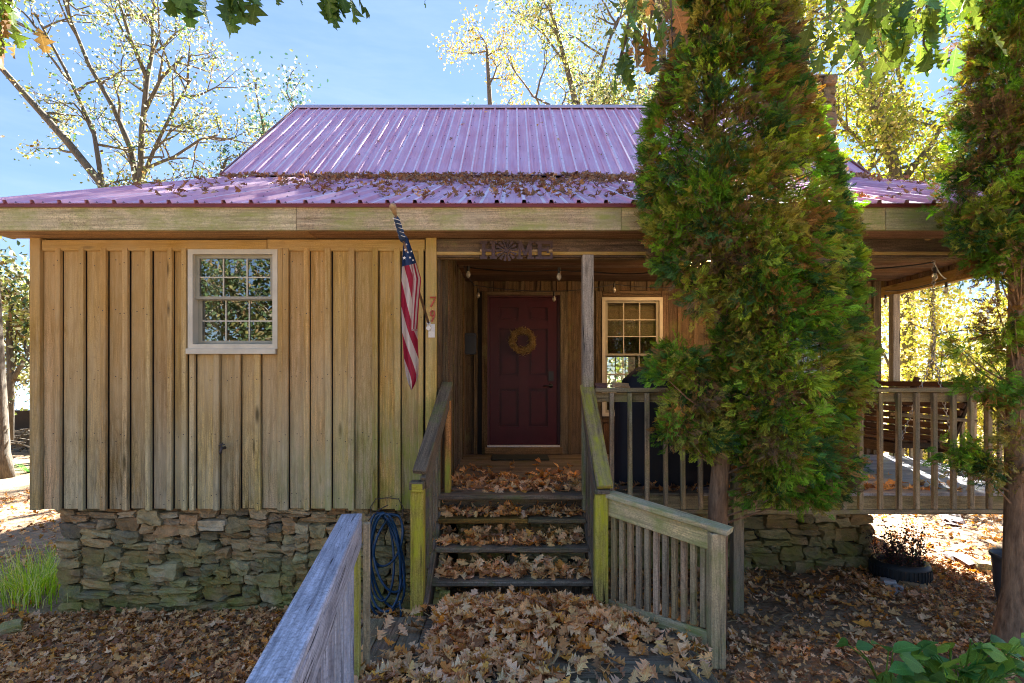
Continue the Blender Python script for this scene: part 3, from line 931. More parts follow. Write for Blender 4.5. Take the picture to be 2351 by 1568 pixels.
# porch ceiling, front beam, side beam
pc = empty('porch_ceiling', (2, 6, zr(1.29)), cab)
y = FL + .02
while y < DW - .03:
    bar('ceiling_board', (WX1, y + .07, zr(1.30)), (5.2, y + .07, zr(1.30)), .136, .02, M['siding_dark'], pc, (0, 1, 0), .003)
    y += .14
bm_ = empty('porch_beam', (2, FL, zr(1.1)), cab)
bar('beam_board', (U(1003.6), FL - .03, zr(1.13)), (5.0, FL - .03, zr(1.13)), .155, .04, M['shade_toned_siding'], bm_, (0, 0, 1))
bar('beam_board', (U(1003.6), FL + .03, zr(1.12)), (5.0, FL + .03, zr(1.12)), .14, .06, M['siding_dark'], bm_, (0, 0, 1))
bar('beam_trim', (U(1003.6), FL - .06, zr(1.082)), (5.0, FL - .06, zr(1.082)), .028, .018, M['siding'], bm_, (0, 0, 1))
SX = 4.93
bar('beam_board', (SX + .04, FL + .05, zr(1.165)), (SX + .04, DW + .2, zr(1.165)), .13, .08, M['siding'], bm_, (0, 0, 1))
for i in range(13):
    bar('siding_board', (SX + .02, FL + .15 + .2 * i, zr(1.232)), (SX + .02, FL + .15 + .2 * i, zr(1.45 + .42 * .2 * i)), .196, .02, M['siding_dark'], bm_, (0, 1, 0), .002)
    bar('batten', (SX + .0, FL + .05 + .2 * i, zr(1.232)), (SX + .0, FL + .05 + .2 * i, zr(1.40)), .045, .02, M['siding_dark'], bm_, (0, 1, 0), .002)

# posts
pp = empty('porch_post', (U(1349.5, 276), FL - .1, DECK), cab)
M['grey_post'] = wood('grey_post_wood', (0.24, 0.20, 0.15), (0.46, 0.40, 0.31), (0.42, 0.39, 0.33), 0.5, MOSS, lambda t, sep, mn: t.math('MULTIPLY', t.rng(sep.outputs['Z'], 1.95, 2.1, 1, 0), t.rng(mn, .3, .5)), cracks=1.0)
bar('post_shaft', (U(1349.5, 272), FL - .11, DECK - .12), (U(1349.5, 272), FL - .11, zr(1.05)), .092, .092, M['grey_post'], pp)
bar('corner_post', (SX + .0, DW - .12, DECK), (SX + .0, DW - .12, zr(1.1)), .09, .09, M['grey_post'], cab)
bar('corner_post', (SX + .0, FL - .02, DECK - .2), (SX + .0, FL - .02, zr(1.05)), .09, .09, M['grey_post'], cab)

# deck of the porch
dk = empty('porch_floor', (2, 6, DECK), cab)
y = FL - .04; k = 0
while y < DW - .02:
    x = WX1 + .005
    segs = [(x, RND.uniform(1.3, 2.6))]; segs.append((segs[0][1] + .003, SX + .1))
    for (a, b) in segs:
        bar('deck_board', (a, y + .068, DECK - .013 + RND.uniform(-.002, .002)), (b, y + .068, DECK - .013), .135, .026, M['deck'] if b < 3 else M['deck_grey'], dk, (0, 1, 0), .003)
    y += .1405
rim = bar('rim_joist', (U(1366), FL + .0, DECK - .105), (SX + .1, FL + .0, DECK - .105), .155, .04, M['rail'], dk, (0, 0, 1))
bar('rim_joist', (U(1366), FL - .022, DECK - .16), (SX + .1, FL - .022, DECK - .16), .04, .05, M['rail'], dk, (0, 0, 1))
bar('rim_joist', (-.62, FL + .0, DECK - .12), (U(1364), FL + .0, DECK - .12), .18, .04, M['tread'], dk, (0, 0, 1))
bar('rim_joist', (SX + .12, FL, DECK - .12), (SX + .12, DW, DECK - .12), .19, .04, M['rail'], dk, (0, 0, 1))
for xx in (U(1695), SX):
    bar('support_post', (xx, FL + .03, -.06), (xx, FL + .03, DECK - .18), .092, .092, M['rail'], dk)

# porch railing
rl = empty('porch_railing', (2, FL, DECK), cab)
RT = EYE - 18.5 / 267
YR = FL - .09
bar('top_rail', (U(1362, 267), YR, RT - .018), (SX + .1, YR, RT - .018), .09, .036, M['rail'], rl, (0, 1, 0), .005)
bar('sub_rail', (U(1362, 267), YR + .02, RT - .08), (SX + .1, YR + .02, RT - .08), .08, .036, M['rail'], rl, (0, 0, 1), .004)
bx = [1402.6, 1443.6, 1483, 1524.6, 1564, 1604.6, 1645, 1727, 1766, 1807, 1849, 1891, 1931, 1969, 2014, 2056, 2097, 2137, 2181, 2221, 2262, 2304, 2345, 2386, 2427, 2468]
for u in bx:
    a = U(u, 269)
    if a > SX: continue
    j = RND.uniform(-.004, .004)
    bar('baluster', (a + j, YR - .02, EYE - 1.095), (a, YR - .018, RT - .04), .037, .037, M['rail'], rl, (1, 0, 0), .004, RND.uniform(-.06, .06))
bar('railing_post', (U(1695, 269), YR + .045, EYE - 1.15), (U(1695, 269), YR + .045, RT - .04), .092, .085, M['rail'], rl)
bar('top_rail', (SX + .05, YR + .05, RT - .018), (SX + .05, DW - .16, RT - .018), .09, .036, M['rail'], rl, (1, 0, 0), .005)
bar('sub_rail', (SX + .04, YR + .05, RT - .08), (SX + .04, DW - .16, RT - .08), .08, .036, M['rail'], rl, (0, 0, 1), .004)
for i in range(15):
    bar('baluster', (SX + .08, FL + .1 + .155 * i, DECK - .15), (SX + .08, FL + .1 + .155 * i, RT - .04), .037, .037, M['rail'], rl, (1, 0, 0), .004)

# soffit, fascia, roof
FD = 4.445
ev = empty('eaves', (0, FD, zr(1.3)), cab)
RX0, RX1 = -4.33, 5.35
for i, (a, b) in enumerate(((RX0, U(682, 281)), (U(682.8, 281), U(1425, 281)), (U(1425.8, 281), U(2029, 281)), (U(2029.8, 281), RX1))):
    bar('fascia_board', (a, FD, zr(1.31)), (b, FD, zr(1.31)), .187, .036, M['fascia'], ev, (0, 0, 1))
for (a, b) in ((RX0 + .03, U(722, 270)), (U(723, 270), 1.2), (1.203, RX1 - .03)):
    bar('soffit_board', (a, (FD + FL) / 2 - .005, zr(1.226)), (b, (FD + FL) / 2 - .005, zr(1.226)), FL - FD - .03, .016, M['soffit'], ev, (0, 1, 0))
bar('fascia_board', (RX0 + .018, FD + .02, zr(1.31)), (RX0 + .018, FL, zr(1.31)), .187, .034, M['fascia'], ev, (0, 0, 1))
bar('drip_edge', (RX0 - .01, FD - .03, zr(1.416)), (RX1, FD - .03, zr(1.416)), .032, .02, M['drip'], ev, (0, 0, 1), 0)

ro = empty('roof', (0, 8, zr(2)), cab)
RIB = .2205


def roof_panels(y0, z0, y1, z1, x0, x1, pw=.882):
    L = math.hypot(y1 - y0, z1 - z0)
    d = Vector((0, (y1 - y0) / L, (z1 - z0) / L)); up = Vector((0, -d.z, d.y))
    if up.z < 0: up = -up
    prof = []
    for r in range(4):
        c = RIB * r
        prof += [(c, 0), (c + .018, .0), (c + .024, .028), (c + .050, .028), (c + .060, 0)]
        for k in (.10, .14, .18): prof += [(c + k, 0), (c + k + .006, .003), (c + k + .012, 0)]
    prof.append((pw, 0))
    n = len(prof)
    V = []
    for lx in (0, L):
        for (a, h) in prof: V.append((a, lx, h))
    for lx in (0, L):
        for (a, h) in prof: V.append((a, lx, h - .0015))
    F = [(i, i + 1, n + i + 1, n + i) for i in range(n - 1)] + [(2 * n + i, 3 * n + i, 3 * n + i + 1, 2 * n + i + 1) for i in range(n - 1)]
    F += [(i, 2 * n + i, 2 * n + i + 1, i + 1) for i in range(n - 1)]
    me = mesh_arrays('roof_panel', V, F); me.materials.append(M['roof']); me.materials.append(M['lit_rib_top'])
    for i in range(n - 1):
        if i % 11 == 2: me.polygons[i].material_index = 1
    R = Matrix((Vector((1, 0, 0)), d, up if Vector((1, 0, 0)).cross(d).dot(up) > 0 else -up)).transposed().to_4x4()
    flip = Vector((1, 0, 0)).cross(d).dot(up) < 0
    x = x0
    sc = Soup()
    while x < x1 - .05:
        MM = R.copy(); MM.translation = Vector((x, y0, z0))
        if flip: MM = Matrix.Translation(Vector((x + pw, y0, z0))) @ Matrix.Rotation(math.pi, 4, 'Z') @ Matrix((Vector((1, 0, 0)), Vector((0, -d.y, d.z)), Vector((0, d.z, d.y)))).transposed().to_4x4()
        o = link('roof_panel', me, None, ro, MM)
        if not flip:
            for r in range(4):
                for k in range(int(L / .62) + 1):
                    for off in (.075,):
                        q = MM @ Vector((RIB * r + off, .06 + .62 * k, .001))
                        e = .0105
                        vs = [q + Vector((1, 0, 0)) * e * math.cos(a) + d * e * math.sin(a) for a in (0, 1.05, 2.09, 3.14, 4.19, 5.24)]
                        sc.add(vs + [q + up * .009], [(i, (i + 1) % 6, 6) for i in range(6)])
        x += pw
    if sc.V:
        s_ = sc.build('roof_screws', M['screw'], ro); s_['kind'] = 'stuff'


RB = (8.18, zr(3.06)); RR = (11.1, zr(5.55))
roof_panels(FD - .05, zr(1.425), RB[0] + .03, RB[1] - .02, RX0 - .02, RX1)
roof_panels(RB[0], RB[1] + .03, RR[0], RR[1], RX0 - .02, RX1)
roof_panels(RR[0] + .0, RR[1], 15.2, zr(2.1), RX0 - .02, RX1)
bar('ridge_cap', (RX0 - .05, RR[0] - .07, RR[1] - .01), (RX1 + .05, RR[0] - .07, RR[1] - .01), .2, .012, M['roof_flash'], ro, (0, .76, .65), 0)
bar('ridge_cap', (RX0 - .05, RR[0] + .07, RR[1] - .01), (RX1 + .05, RR[0] + .07, RR[1] - .01), .2, .012, M['roof_flash'], ro, (0, .76, -.65), 0)
bar('eave_flashing', (RX0 - .03, RB[0] - .015, RB[1] + .018), (RX1, RB[0] - .015, RB[1] + .018), .02, .02, M['roof_flash'], ro, (0, 0, 1), 0)
for xx in (RX0 - .03, RX1 + .01):
    bar('rake_trim', (xx, RB[0], RB[1] - .03), (xx, RR[0], RR[1] - .03), .14, .03, M['drip'], ro, (0, -.65, .76), 0)
    bar('rake_trim', (xx, FD - .03, zr(1.39)), (xx, RB[0], RB[1] - .08), .08, .03, M['drip'], ro, (0, -.4, .9), 0)
    bar('rake_trim', (xx, 15.2, zr(2.06)), (xx, RR[0], RR[1] - .03), .14, .03, M['drip'], ro, (0, .65, .76), 0)

# ------------------------------------------------------------------ stones
STT = []
for k in range(14):
    bm = bmesh.new(); bmesh.ops.create_cube(bm, size=1)
    bmesh.ops.subdivide_edges(bm, edges=bm.edges[:], cuts=2, use_grid_fill=True)
    r = random.Random(k + 100)
    cx = [(r.uniform(-.10, .06), r.uniform(-.16, .06)) for _ in range(8)]
    for v in bm.verts:
        c = v.co * 2
        p = 9
        nrm = (abs(c.x) ** p + abs(c.y) ** p + abs(c.z) ** p) ** (1 / p)
        c = c / nrm
        q = (0 if c.x < 0 else 1) + (0 if c.z < 0 else 2)
        c.x += (1 if c.x > 0 else -1) * cx[q][0] * 1.8; c.z += (1 if c.z > 0 else -1) * cx[q][1] * 1.8
        c += Vector((r.uniform(-.10, .10), r.uniform(-.16, .16), r.uniform(-.13, .13)))
        v.co = c * .5
    me = from_bm('stone', bm, False); STT.append(me)


def stone_mesh(k, mat):
    key = ('stone', k, mat.name)
    if key not in BOXC:
        me = STT[k].copy(); me.materials.clear(); me.materials.append(mat); BOXC[key] = me
    return BOXC[key]


def stone_wall(parent, a0, a1, z0, z1, tfm, seed, mat, cw=.040, ch=.0285, depth=.2, big=1.0):
    r = random.Random(seed)
    nc, nr = int((a1 - a0) / cw), int((z1 - z0) / ch)
    occ = [[False] * nc for _ in range(nr)]
    sizes = [((7, 5), 2.4 * big), ((6, 4), 2.4 * big), ((5, 5), 2.0 * big), ((9, 5), 1.2 * big), ((5, 3), 2), ((4, 3), 3), ((7, 3), 3), ((4, 2), 2.6), ((6, 2), 3.5), ((9, 2), 3), ((7, 2), 3), ((4, 4), 2), ((3, 3), 1.2), ((6, 1), 2.2), ((9, 1), 2), ((12, 2), 1.5)]
    cnt = 0
    for j in range(nr):
        i = 0
        while i < nc:
            if occ[j][i]: i += 1; continue
            free = 0
            while i + free < nc and not occ[j][i + free]: free += 1
            cand = []
            for (w, h), wt in sizes:
                if w <= free and j + h <= nr and all(not occ[j + b][i + a] for a in range(w) for b in range(h)):
                    if free - w in (1,): wt *= .15
                    lowness = 1 - j / nr
                    if w * h > 15: wt *= .5 + 1.4 * lowness
                    cand.append(((w, h), wt))
            if not cand:
                w = min(free, 3) if free != 4 else 4
                h = 1
            else:
                tot = sum(c[1] for c in cand); q = r.uniform(0, tot)
                for (w, h), wt in cand:
                    q -= wt
                    if q <= 0: break
            for a in range(w):
                for b in range(h): occ[j + b][i + a] = True
            A = a0 + (i + w / 2) * cw; Z = z0 + (j + h / 2) * ch
            Z += .010 * math.sin(A * 3.1 + seed) + .006 * math.sin(A * 9)
            dp = depth * r.uniform(.75, 1.15)
            x = tfm(1, 0, 0) - tfm(0, 0, 0); nrm = tfm(0, 1, 0) - tfm(0, 0, 0)
            Mx = Matrix((x, nrm, Vector((0, 0, 1)))).transposed().to_4x4()
            Mx.translation = tfm(A, depth * .5 + r.uniform(-.028, .022) - (dp - depth) * .3, Z)
            Mx = Mx @ Matrix.Rotation(r.uniform(-.09, .09), 4, 'Y') @ Matrix.Diagonal((w * cw * 1.03 * r.choice((1, -1)), dp, h * ch * 1.07 * r.choice((1, -1)), 1))
            if Mx.determinant() < 0: Mx = Mx @ Matrix.Diagonal((-1, 1, 1, 1))
            link('stone', stone_mesh(r.randrange(14), mat), None, parent, Mx)
            cnt += 1
            i += w
    return cnt


fd = empty('stone_foundation', (-2.3, FL + .06, 0), cab)
box('wall_core', -3.9, -.6, FL + .14, FL + .35, -.05, WZ0 + .02, M['mortar'], fd, 0)
n1 = stone_wall(fd, -3.99, -.58, -.04, WZ0 - .002, lambda a, n, z: Vector((a, FL + .05 + n, z)), 3, M['stone'])
fs = empty('stone_foundation', (-3.95, 6, 0), cab)
box('wall_core', -3.9, -3.7, FL + .14, 14.8, -.05, WZ0 + .02, M['mortar'], fs, 0)
n2 = stone_wall(fs, 4.85, 8.0, -.04, WZ0 - .002, lambda a, n, z: Vector((-3.99 + n, a, z)), 5, M['stone'], .07, .05)
fr_ = empty('stone_foundation', (2, 5.9, 0), cab)
box('wall_core', -.58, 3.88, 5.96, 6.2, -.05, DECK - .22, M['mortar'], fr_, 0)
n3 = stone_wall(fr_, -.6, 3.94, -.1, DECK - .2, lambda a, n, z: Vector((a, 5.86 + n, z)), 11, M['stone'], .050, .035)
fb = empty('stone_foundation', (3.9, 8, 0), cab)
box('wall_core', 3.72, 3.86, 6.1, 14.8, -.05, DECK - .1, M['mortar'], fb, 0)
n4 = stone_wall(fb, 6.05, 9.0, -.1, DECK - .2, lambda a, n, z: Vector((3.94 - n, a, z)), 12, M['stone'], .08, .06)
print('stones', n1, n2, n3, n4)
# chimney outside the right gable
ch = empty('chimney', (5.4, 10, 0), cab)
CY0 = 9.6; cx0, cx1 = 4.98, 5.80; CT = EYE + (872 - 172) / 1250 * CY0
box('wall_core', cx0 + .08, cx1 - .06, CY0 + .08, CY0 + .8, 0, CT - .05, M['mortar'], ch, 0)
stone_wall(ch, cx0, cx1, EYE + 1.9, CT, lambda a, n, z: Vector((a, CY0 + n, z)), 21, M['stone_dry'], .075, .05, .3)
stone_wall(ch, CY0 + .1, CY0 + .85, EYE + 1.9, CT, lambda a, n, z: Vector((cx1 - n, a, z)), 22, M['stone_dry'], .08, .06)
box('chimney_cap', cx0 + .03, cx1 - .03, CY0 + .04, CY0 + .85, CT + .005, CT + .04, M['stone_dry'], ch, .01)

# ------------------------------------------------------------------ porch steps
st = thing('porch_steps', 'open wooden porch steps with leaf covered treads and mossy handrails', 'stairs', (0, 4.3, WALK))
for k in range(3):
    h = DECK - .175 * (k + 1)
    D0 = 1250 * (EYE - h) / ({0: 1192, 1: 1259, 2: 1336}[k] - 872)
    if k == 0:
        bar('tread', (-.61, D0 + .13, h - .019), (.13, D0 + .13, h - .019), .26, .038, M['tread_orange'], st, (0, 1, 0), .006)
        bar('tread', (.133, D0 + .13, h - .019), (.61, D0 + .13, h - .019), .258, .036, M['tread'], st, (0, 1, 0), .006)
    else:
        bar('tread', (-.61, D0 + .065, h - .019), (.61, D0 + .065, h - .019), .13, .038, M['tread'], st, (0, 1, 0), .008)
        bar('tread', (-.61, D0 + .2, h - .02), (.61, D0 + .2, h - .02), .13, .038, M['tread'], st, (0, 1, 0), .008)
bar('tread', (-.62, FL - .09, DECK - .016), (.655, FL - .09, DECK - .016), .12, .04, M['tread'], st, (0, 1, 0), .008)
for xx, mt in ((-.615, 'tread'), (0, 'tread'), (.62, 'tread')):
    bar('stringer', (xx, 3.9 + (.10 if xx == 0 else 0), WALK - .02 - (.05 if xx == 0 else 0)), (xx, FL - .03, DECK - (.30 if xx == 0 else .23)), .2 - (.06 if xx == 0 else 0), .038, M[mt], st, (0, 0, 1), .003)
# legs under the flight
bar('stair_leg', (-.50, 4.05, WALK - .2), (-.50, 4.05, DECK - .60), .075, .05, M['green_post'], st)
bar('stair_leg', (.50, 4.2, WALK - .2), (.50, 4.2, DECK - .50), .07, .05, M['tread'], st)
bar('base_board', (-.62, 3.92, WALK + .03), (.62, 3.92, WALK + .03), .06, .03, M['tread'], st, (0, 0, 1))
YP = 3.93
lx, rx = U(959, 319), U(1380, 319)
bar('newel_post', (lx, YP, WALK - .12), (lx, YP, EYE - .735), .093, .093, M['green_post'], st, (1, 0, 0), .005)
bar('newel_post', (rx, YP, WALK - .12), (rx, YP, EYE - .79), .093, .093, M['green_post'], st, (1, 0, 0), .005)
box('post_cap_block', lx - .055, lx + .05, YP - .058, YP + .05, EYE - .785, EYE - .73, M['dark_rail'], st)
box('post_cap_block', lx - .035, lx + .042, YP - .066, YP - .056, EYE - .80, EYE - .742, M['green_post'], st)
# handrails
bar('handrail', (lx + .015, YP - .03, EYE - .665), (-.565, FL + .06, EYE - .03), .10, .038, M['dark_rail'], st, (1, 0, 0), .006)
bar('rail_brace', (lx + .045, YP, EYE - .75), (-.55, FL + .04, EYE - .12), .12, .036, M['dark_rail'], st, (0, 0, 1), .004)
bar('handrail', (rx + .02, YP - .06, EYE - .765), (U(1345, 268), FL - .12, EYE - .05), .115, .038, M['mossy_rail'], st, (1, 0, 0), .006)
bar('rail_brace', (rx - .035, YP, EYE - .84), (U(1338, 268), FL - .1, EYE - .13), .12, .036, M['dark_rail'], st, (0, 0, 1), .004)
box('post_cap_block', rx - .05, rx + .055, YP - .062, YP + .05, EYE - .815, EYE - .785, M['dark_rail'], st)
# rear left post of the flight, bright raw wood
M['raw_post'] = wood('bare_post_wood', (0.38, 0.22, 0.07), (0.6, 0.38, 0.14), None, 0, (0.33, 0.36, 0.05), lambda t, sep, mn: t.rng(sep.outputs['Z'], 1.3, 1.5, 1, 0), cracks=0.5, vary=.05, knots=False)
bar('rear_post', (-.555, FL + .0, DECK - .02), (-.555, FL + .0, EYE - .18), .05, .08, M['raw_post'], st)
for i in range(6):
    f = (i + .7) / 6.4
    yy = YP + (FL + .02 - YP) * f
    zt = EYE - .78 + .63 * f
    zb = WALK + .1 + (DECK - WALK - .15) * f
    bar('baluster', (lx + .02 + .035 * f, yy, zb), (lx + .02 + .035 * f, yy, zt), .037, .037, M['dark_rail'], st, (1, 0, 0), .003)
    if i < 5: bar('baluster', (rx - .01, yy, zb), (rx - .01, yy, zt), .037, .037, M['dark_rail'], st, (1, 0, 0), .003)

# ------------------------------------------------------------------ walkway (setting)
wk = tag(empty('walkway', (0, 2, WALK)), kind='structure')
y = -2.5
while y < 3.86:
    a, b = -.60, .98
    if y < 2.75: a = -1.0
    bar('plank', (a, y + .068, WALK - .013 + RND.uniform(-.003, .003)), (b, y + .068, WALK - .013), .134, .026, M['deck'], wk, (0, 1, 0), .003)
    y += .1405
for i in range(3):
    bar('plank', (-.67 - .14 * i, 2.85, WALK - .013), (-.67 - .14 * i, 3.87 - .02 * i, WALK - .010), .134, .026, M['deck'], wk, (1, 0, 0), .003)
bar('plank', (1.053, -2.5, WALK - .011), (1.053, 3.75, WALK - .011), .136, .03, M['deck'], wk, (1, 0, 0), .004)
bar('joist', (-1.06, -2.5, WALK - .1), (-1.06, 3.86, WALK - .1), .17, .038, M['tread'], wk, (0, 0, 1))
bar('joist', (1.14, -2.5, WALK - .1), (1.14, 3.8, WALK - .1), .17, .038, M['tread'], wk, (0, 0, 1))
for yy in (-2, -.5, 1, 2.5, 3.7):
    for xx in (-1.0, 1.08): bar('joist_post', (xx, yy, -.05), (xx, yy, WALK - .04), .089, .089, M['tread'], wk)

# right railing of the walkway
r2 = thing('walkway_railing', 'short greenish wooden railing sloping from the right stair post to a squat post', 'railing', (1.2, 3.5, WALK))
A = Vector((rx + .06, YP + .01, EYE - .825)); B = Vector((U(1676, 365), 3.42, EYE - .955))
d = (B - A)
perp = Vector((d.y, -d.x, 0)).normalized()
bar('cap_rail', A, B, .13, .036, M['fascia'], r2, perp, .004)
nrm = Vector((d.y, -d.x, 0)).normalized()
B1 = A + d * .92
off = nrm * .02
bar('face_board', A + off + Vector((0, 0, -.085)), B1 + off + Vector((0, 0, -.085)), .125, .034, M['fascia'], r2, (0, 0, 1), .004)
bar('newel_post', (U(1647, 365), 3.45, .24), (U(1647, 365), 3.45, EYE - .965), .092, .092, M['rail'], r2, (1, 0, 0), .005)
lowA = Vector((A.x, A.y, EYE - 1.63)); lowB = Vector((B1.x - .03, B1.y + .01, EYE - 1.66))
bar('bottom_rail', lowA, lowB, .09, .034, M['fascia'], r2, (0, 0, 1), .004)
for i in range(11):
    f = .05 + i / 12.2
    q = A + (B1 - A) * f - off * .3
    bar('baluster', (q.x, q.y, EYE - 1.60), (q.x, q.y, q.z - .05), .036, .036, M['rail'], r2, (d.x, d.y, 0), .003, RND.uniform(-.05, .05))

# near left railing
r1 = thing('walkway_railing', 'weathered silver blue wooden railing running close past the viewer', 'railing', (-.8, 2, WALK))
ra = Vector((-.92, 3.125, EYE - .767 - .018)); rdir = Vector((.172, -1, 0)).normalized()
rb = ra + rdir * 4.6
rn = Vector((-rdir.y, rdir.x, 0)) if True else None      # points to the walkway side (+X)
if rn.x < 0: rn = -rn
bar('cap_rail', ra, rb, .1175, .036, M['silver'], r1, rn, .006)
bar('face_board', ra + rn * .04 + Vector((0, 0, -.092)) + rdir * .02, rb + rn * .04 + Vector((0, 0, -.092)), .145, .036, M['silver'], r1, (0, 0, 1), .005)
pq = ra + rdir * .10
bar('railing_post', (pq.x + .012, pq.y, .0), (pq.x + .012, pq.y, ra.z - .02), .089, .089, M['green_post'], r1, rn)
pe = ra + rn * .085 + rdir * .02
bar('baluster', (pe.x, pe.y, WALK - .22), (pe.x, pe.y, ra.z - .035), .038, .038, M['rail'], r1, rn, .003)
for i in range(26):
    q = ra + rdir * (.28 + .135 * i) + rn * .025
    bar('baluster', (q.x, q.y, WALK - .15), (q.x, q.y, ra.z - .1), .036, .036, M['silver'], r1, rn, .003)
for dd in (1.9, 3.8):
    q = ra + rdir * dd
    bar('railing_post', (q.x - .05, q.y, 0), (q.x - .05, q.y, ra.z - .02), .089, .089, M['silver'], r1, rn)

# ------------------------------------------------------------------ small things on the house
# flag
fp0 = Vector((U(989, 266), FL - .08, EYE + (872 - 752) / 266)); fp1 = P(903, 478, 3.75)
fl = thing('wall_flag', 'american flag hanging furled from an angled brown pole on the corner board', 'flag', fp0)
s_ = Soup(); s_.tube([fp0, fp1], [.011, .009], 8); s_.build('pole', M['flag_pole'], fl, True)
s_ = Soup(); dn = (fp1 - fp0).normalized()
s_.tube([fp1 - dn * .05, fp1 - dn * .02, fp1, fp1 + dn * .02, fp1 + dn * .035], [.013, .017, .024, .024, .008], 10); s_.build('finial', M['tan_rock'], fl, True)
s_ = Soup(); bz = fp0.z - .005
s_.box(fp0.x - .012, fp0.x + .042, FL - .078, FL - .07, bz - .085, bz + .03); s_.tube([fp0 + Vector((0, .018, -.015)), fp0 - dn * -.05], [.017, .017], 10)
s_.tube([(fp0.x - .004, FL - .07, bz - .01), (fp0.x - .004, FL - .13, bz - .01)], .019, 10)
s_.build('bracket', M['white_paint'], fl)
# cloth: hoist along the pole, hanging in soft folds
t = NT('flag_cloth')
uvn = t.n('ShaderNodeUVMap'); uvn.uv_map = 'uv'
sp = t.n('ShaderNodeSeparateXYZ'); t.l(uvn.outputs[0], sp.inputs[0])
stripe = t.math('LESS_THAN', t.math('FRACT', sp.outputs['X']), 0.5)
cc_ = t.mix(stripe, (0.62, 0.56, 0.52), (0.36, 0.015, 0.05))
cc_ = t.mix(t.math('LESS_THAN', sp.outputs['Y'], 0.0), cc_, (0.02, 0.055, 0.16))
t.l(cc_, t.b.inputs['Base Color']); t.b.inputs['Roughness'].default_value = .85
tl = t.n('ShaderNodeBsdfTranslucent'); t.l(cc_, tl.inputs['Color']); ms = t.n('ShaderNodeMixShader'); ms.inputs[0].default_value = .25
t.l(t.b.outputs[0], ms.inputs[1]); t.l(tl.outputs[0], ms.inputs[2]); t.l(ms.outputs[0], t.out.inputs['Surface'])
M['flag'] = t.m
DF = 4.02
left = [(545, 926), (570, 925), (600, 923), (640, 922), (700, 921.5), (760, 923), (820, 927), (860, 932), (882, 938), (893, 943)]
right = [(545, 936), (570, 945), (600, 955), (640, 967), (700, 962), (760, 958), (820, 961), (860, 961), (876, 956), (895, 946)]
def itp(tab, v):
    for (a, b), (c, d_) in zip(tab, tab[1:]):
        if v <= c: return b + (d_ - b) * (v - a) / (c - a)
    return tab[-1][1]
nu, nv = 22, 70
V = []; UVc = []
for j in range(nv + 1):
    v = 545 + (895 - 545) * j / nv
    for i in range(nu + 1):
        s = i / nu
        u = itp(left, v) + (itp(right, v) - itp(left, v)) * s
        # depth folds; the right edge climbs the pole towards the wall
        fold = .035 * math.sin(s * 9.5 + .6) * min(1, (v - 540) / 60) + .02 * s
        q = P(u, v, DF + .10 * s * min(1, (v - 545) / 80) + fold)
        V.append(q)
        vv = (v - 612 + 8 * s)                      # below the canton
        st_ = (v - 560) / 118 - s * (1.25 - .25 * math.sin(v / 60)) + .28
        if s > .62 and v < 760: st_ = s * 5.2 + (v - 600) / 520
        UVc.append((st_, vv / 100))
F = [(j * (nu + 1) + i, j * (nu + 1) + i + 1, (j + 1) * (nu + 1) + i + 1, (j + 1) * (nu + 1) + i) for j in range(nv) for i in range(nu)]
link('cloth', mesh_arrays('cloth', [W[fl].inverted() @ q for q in V], F, True, uv=UVc), M['flag'], fl, W[fl])
# furled blue part round the pole
s_ = Soup(); a0, a1 = fp1 - dn * .07, fp1 - dn * .26
pts = [a0 + (a1 - a0) * (i / 8) for i in range(9)]
s_.tube(pts, [.013, .022, .019, .024, .020, .026, .022, .028, .024], 8)
s_.tube([a1, P(928, 545, DF + .02), P(930, 556, DF + .03)], [.024, .02, .012], 8)
M['navy'] = plain('navy_cloth', (0.02, 0.05, 0.13), .85, var=.3)
s_.build('furled_canton', M['navy'], fl, True)
s_ = Soup()
for i in range(5):
    c = a0 + (a1 - a0) * (.15 + .18 * i)
    s_.tube([c + Vector((-.026, -.016, .008)), c + Vector((0, -.032, 0)), c + Vector((.026, -.016, -.006))], .0028, 5)
s_.build('white_piping', M['white_paint'], fl)
def star(name, c, r, mat, parent, dy=-.012):
    s_ = Soup(); pts = []
    for k in range(10):
        a = math.pi / 2 + k * math.pi / 5; rr = r if k % 2 == 0 else r * .42
        pts.append((c[0] + rr * math.cos(a), c[2] + rr * math.sin(a)))
    s_.prism(pts, c[1] + dy, c[1] + dy + .004); return s_.build(name, mat, parent)
for (u, v, r) in ((929, 593, .014), (931, 574, .010), (937, 580, .009), (942, 592, .009), (945, 578, .008), (934, 562, .009), (928, 558, .007), (949, 598, .008)):
    star('star', P(u, v, DF - .03), r, M['white_paint'], fl)

# house numbers
def num_tube(name, pts, label):
    s_ = Soup(); s_.tube(pts, .0075, 6)
    o = s_.build(name, M['red_paint'], None); tag(o, label, 'house number', 'house numbers on the corner board'); return o
def NP(u, v): return Vector((U(u, 269), FL - .078, EYE + (872 - v) / 269))
num_tube('house_number', [NP(988, 683), NP(1001, 682.5), NP(996, 692), NP(989, 705)], 'red number 7 on the corner board, above the number 9')
num_tube('house_number', [NP(997.5, 722), NP(994, 726), NP(989.5, 724), NP(988.5, 718), NP(992, 713.5), NP(997, 714.5), NP(998, 722), NP(995, 731), NP(991, 739)], 'red number 9 on the corner board just above the white flag bracket')

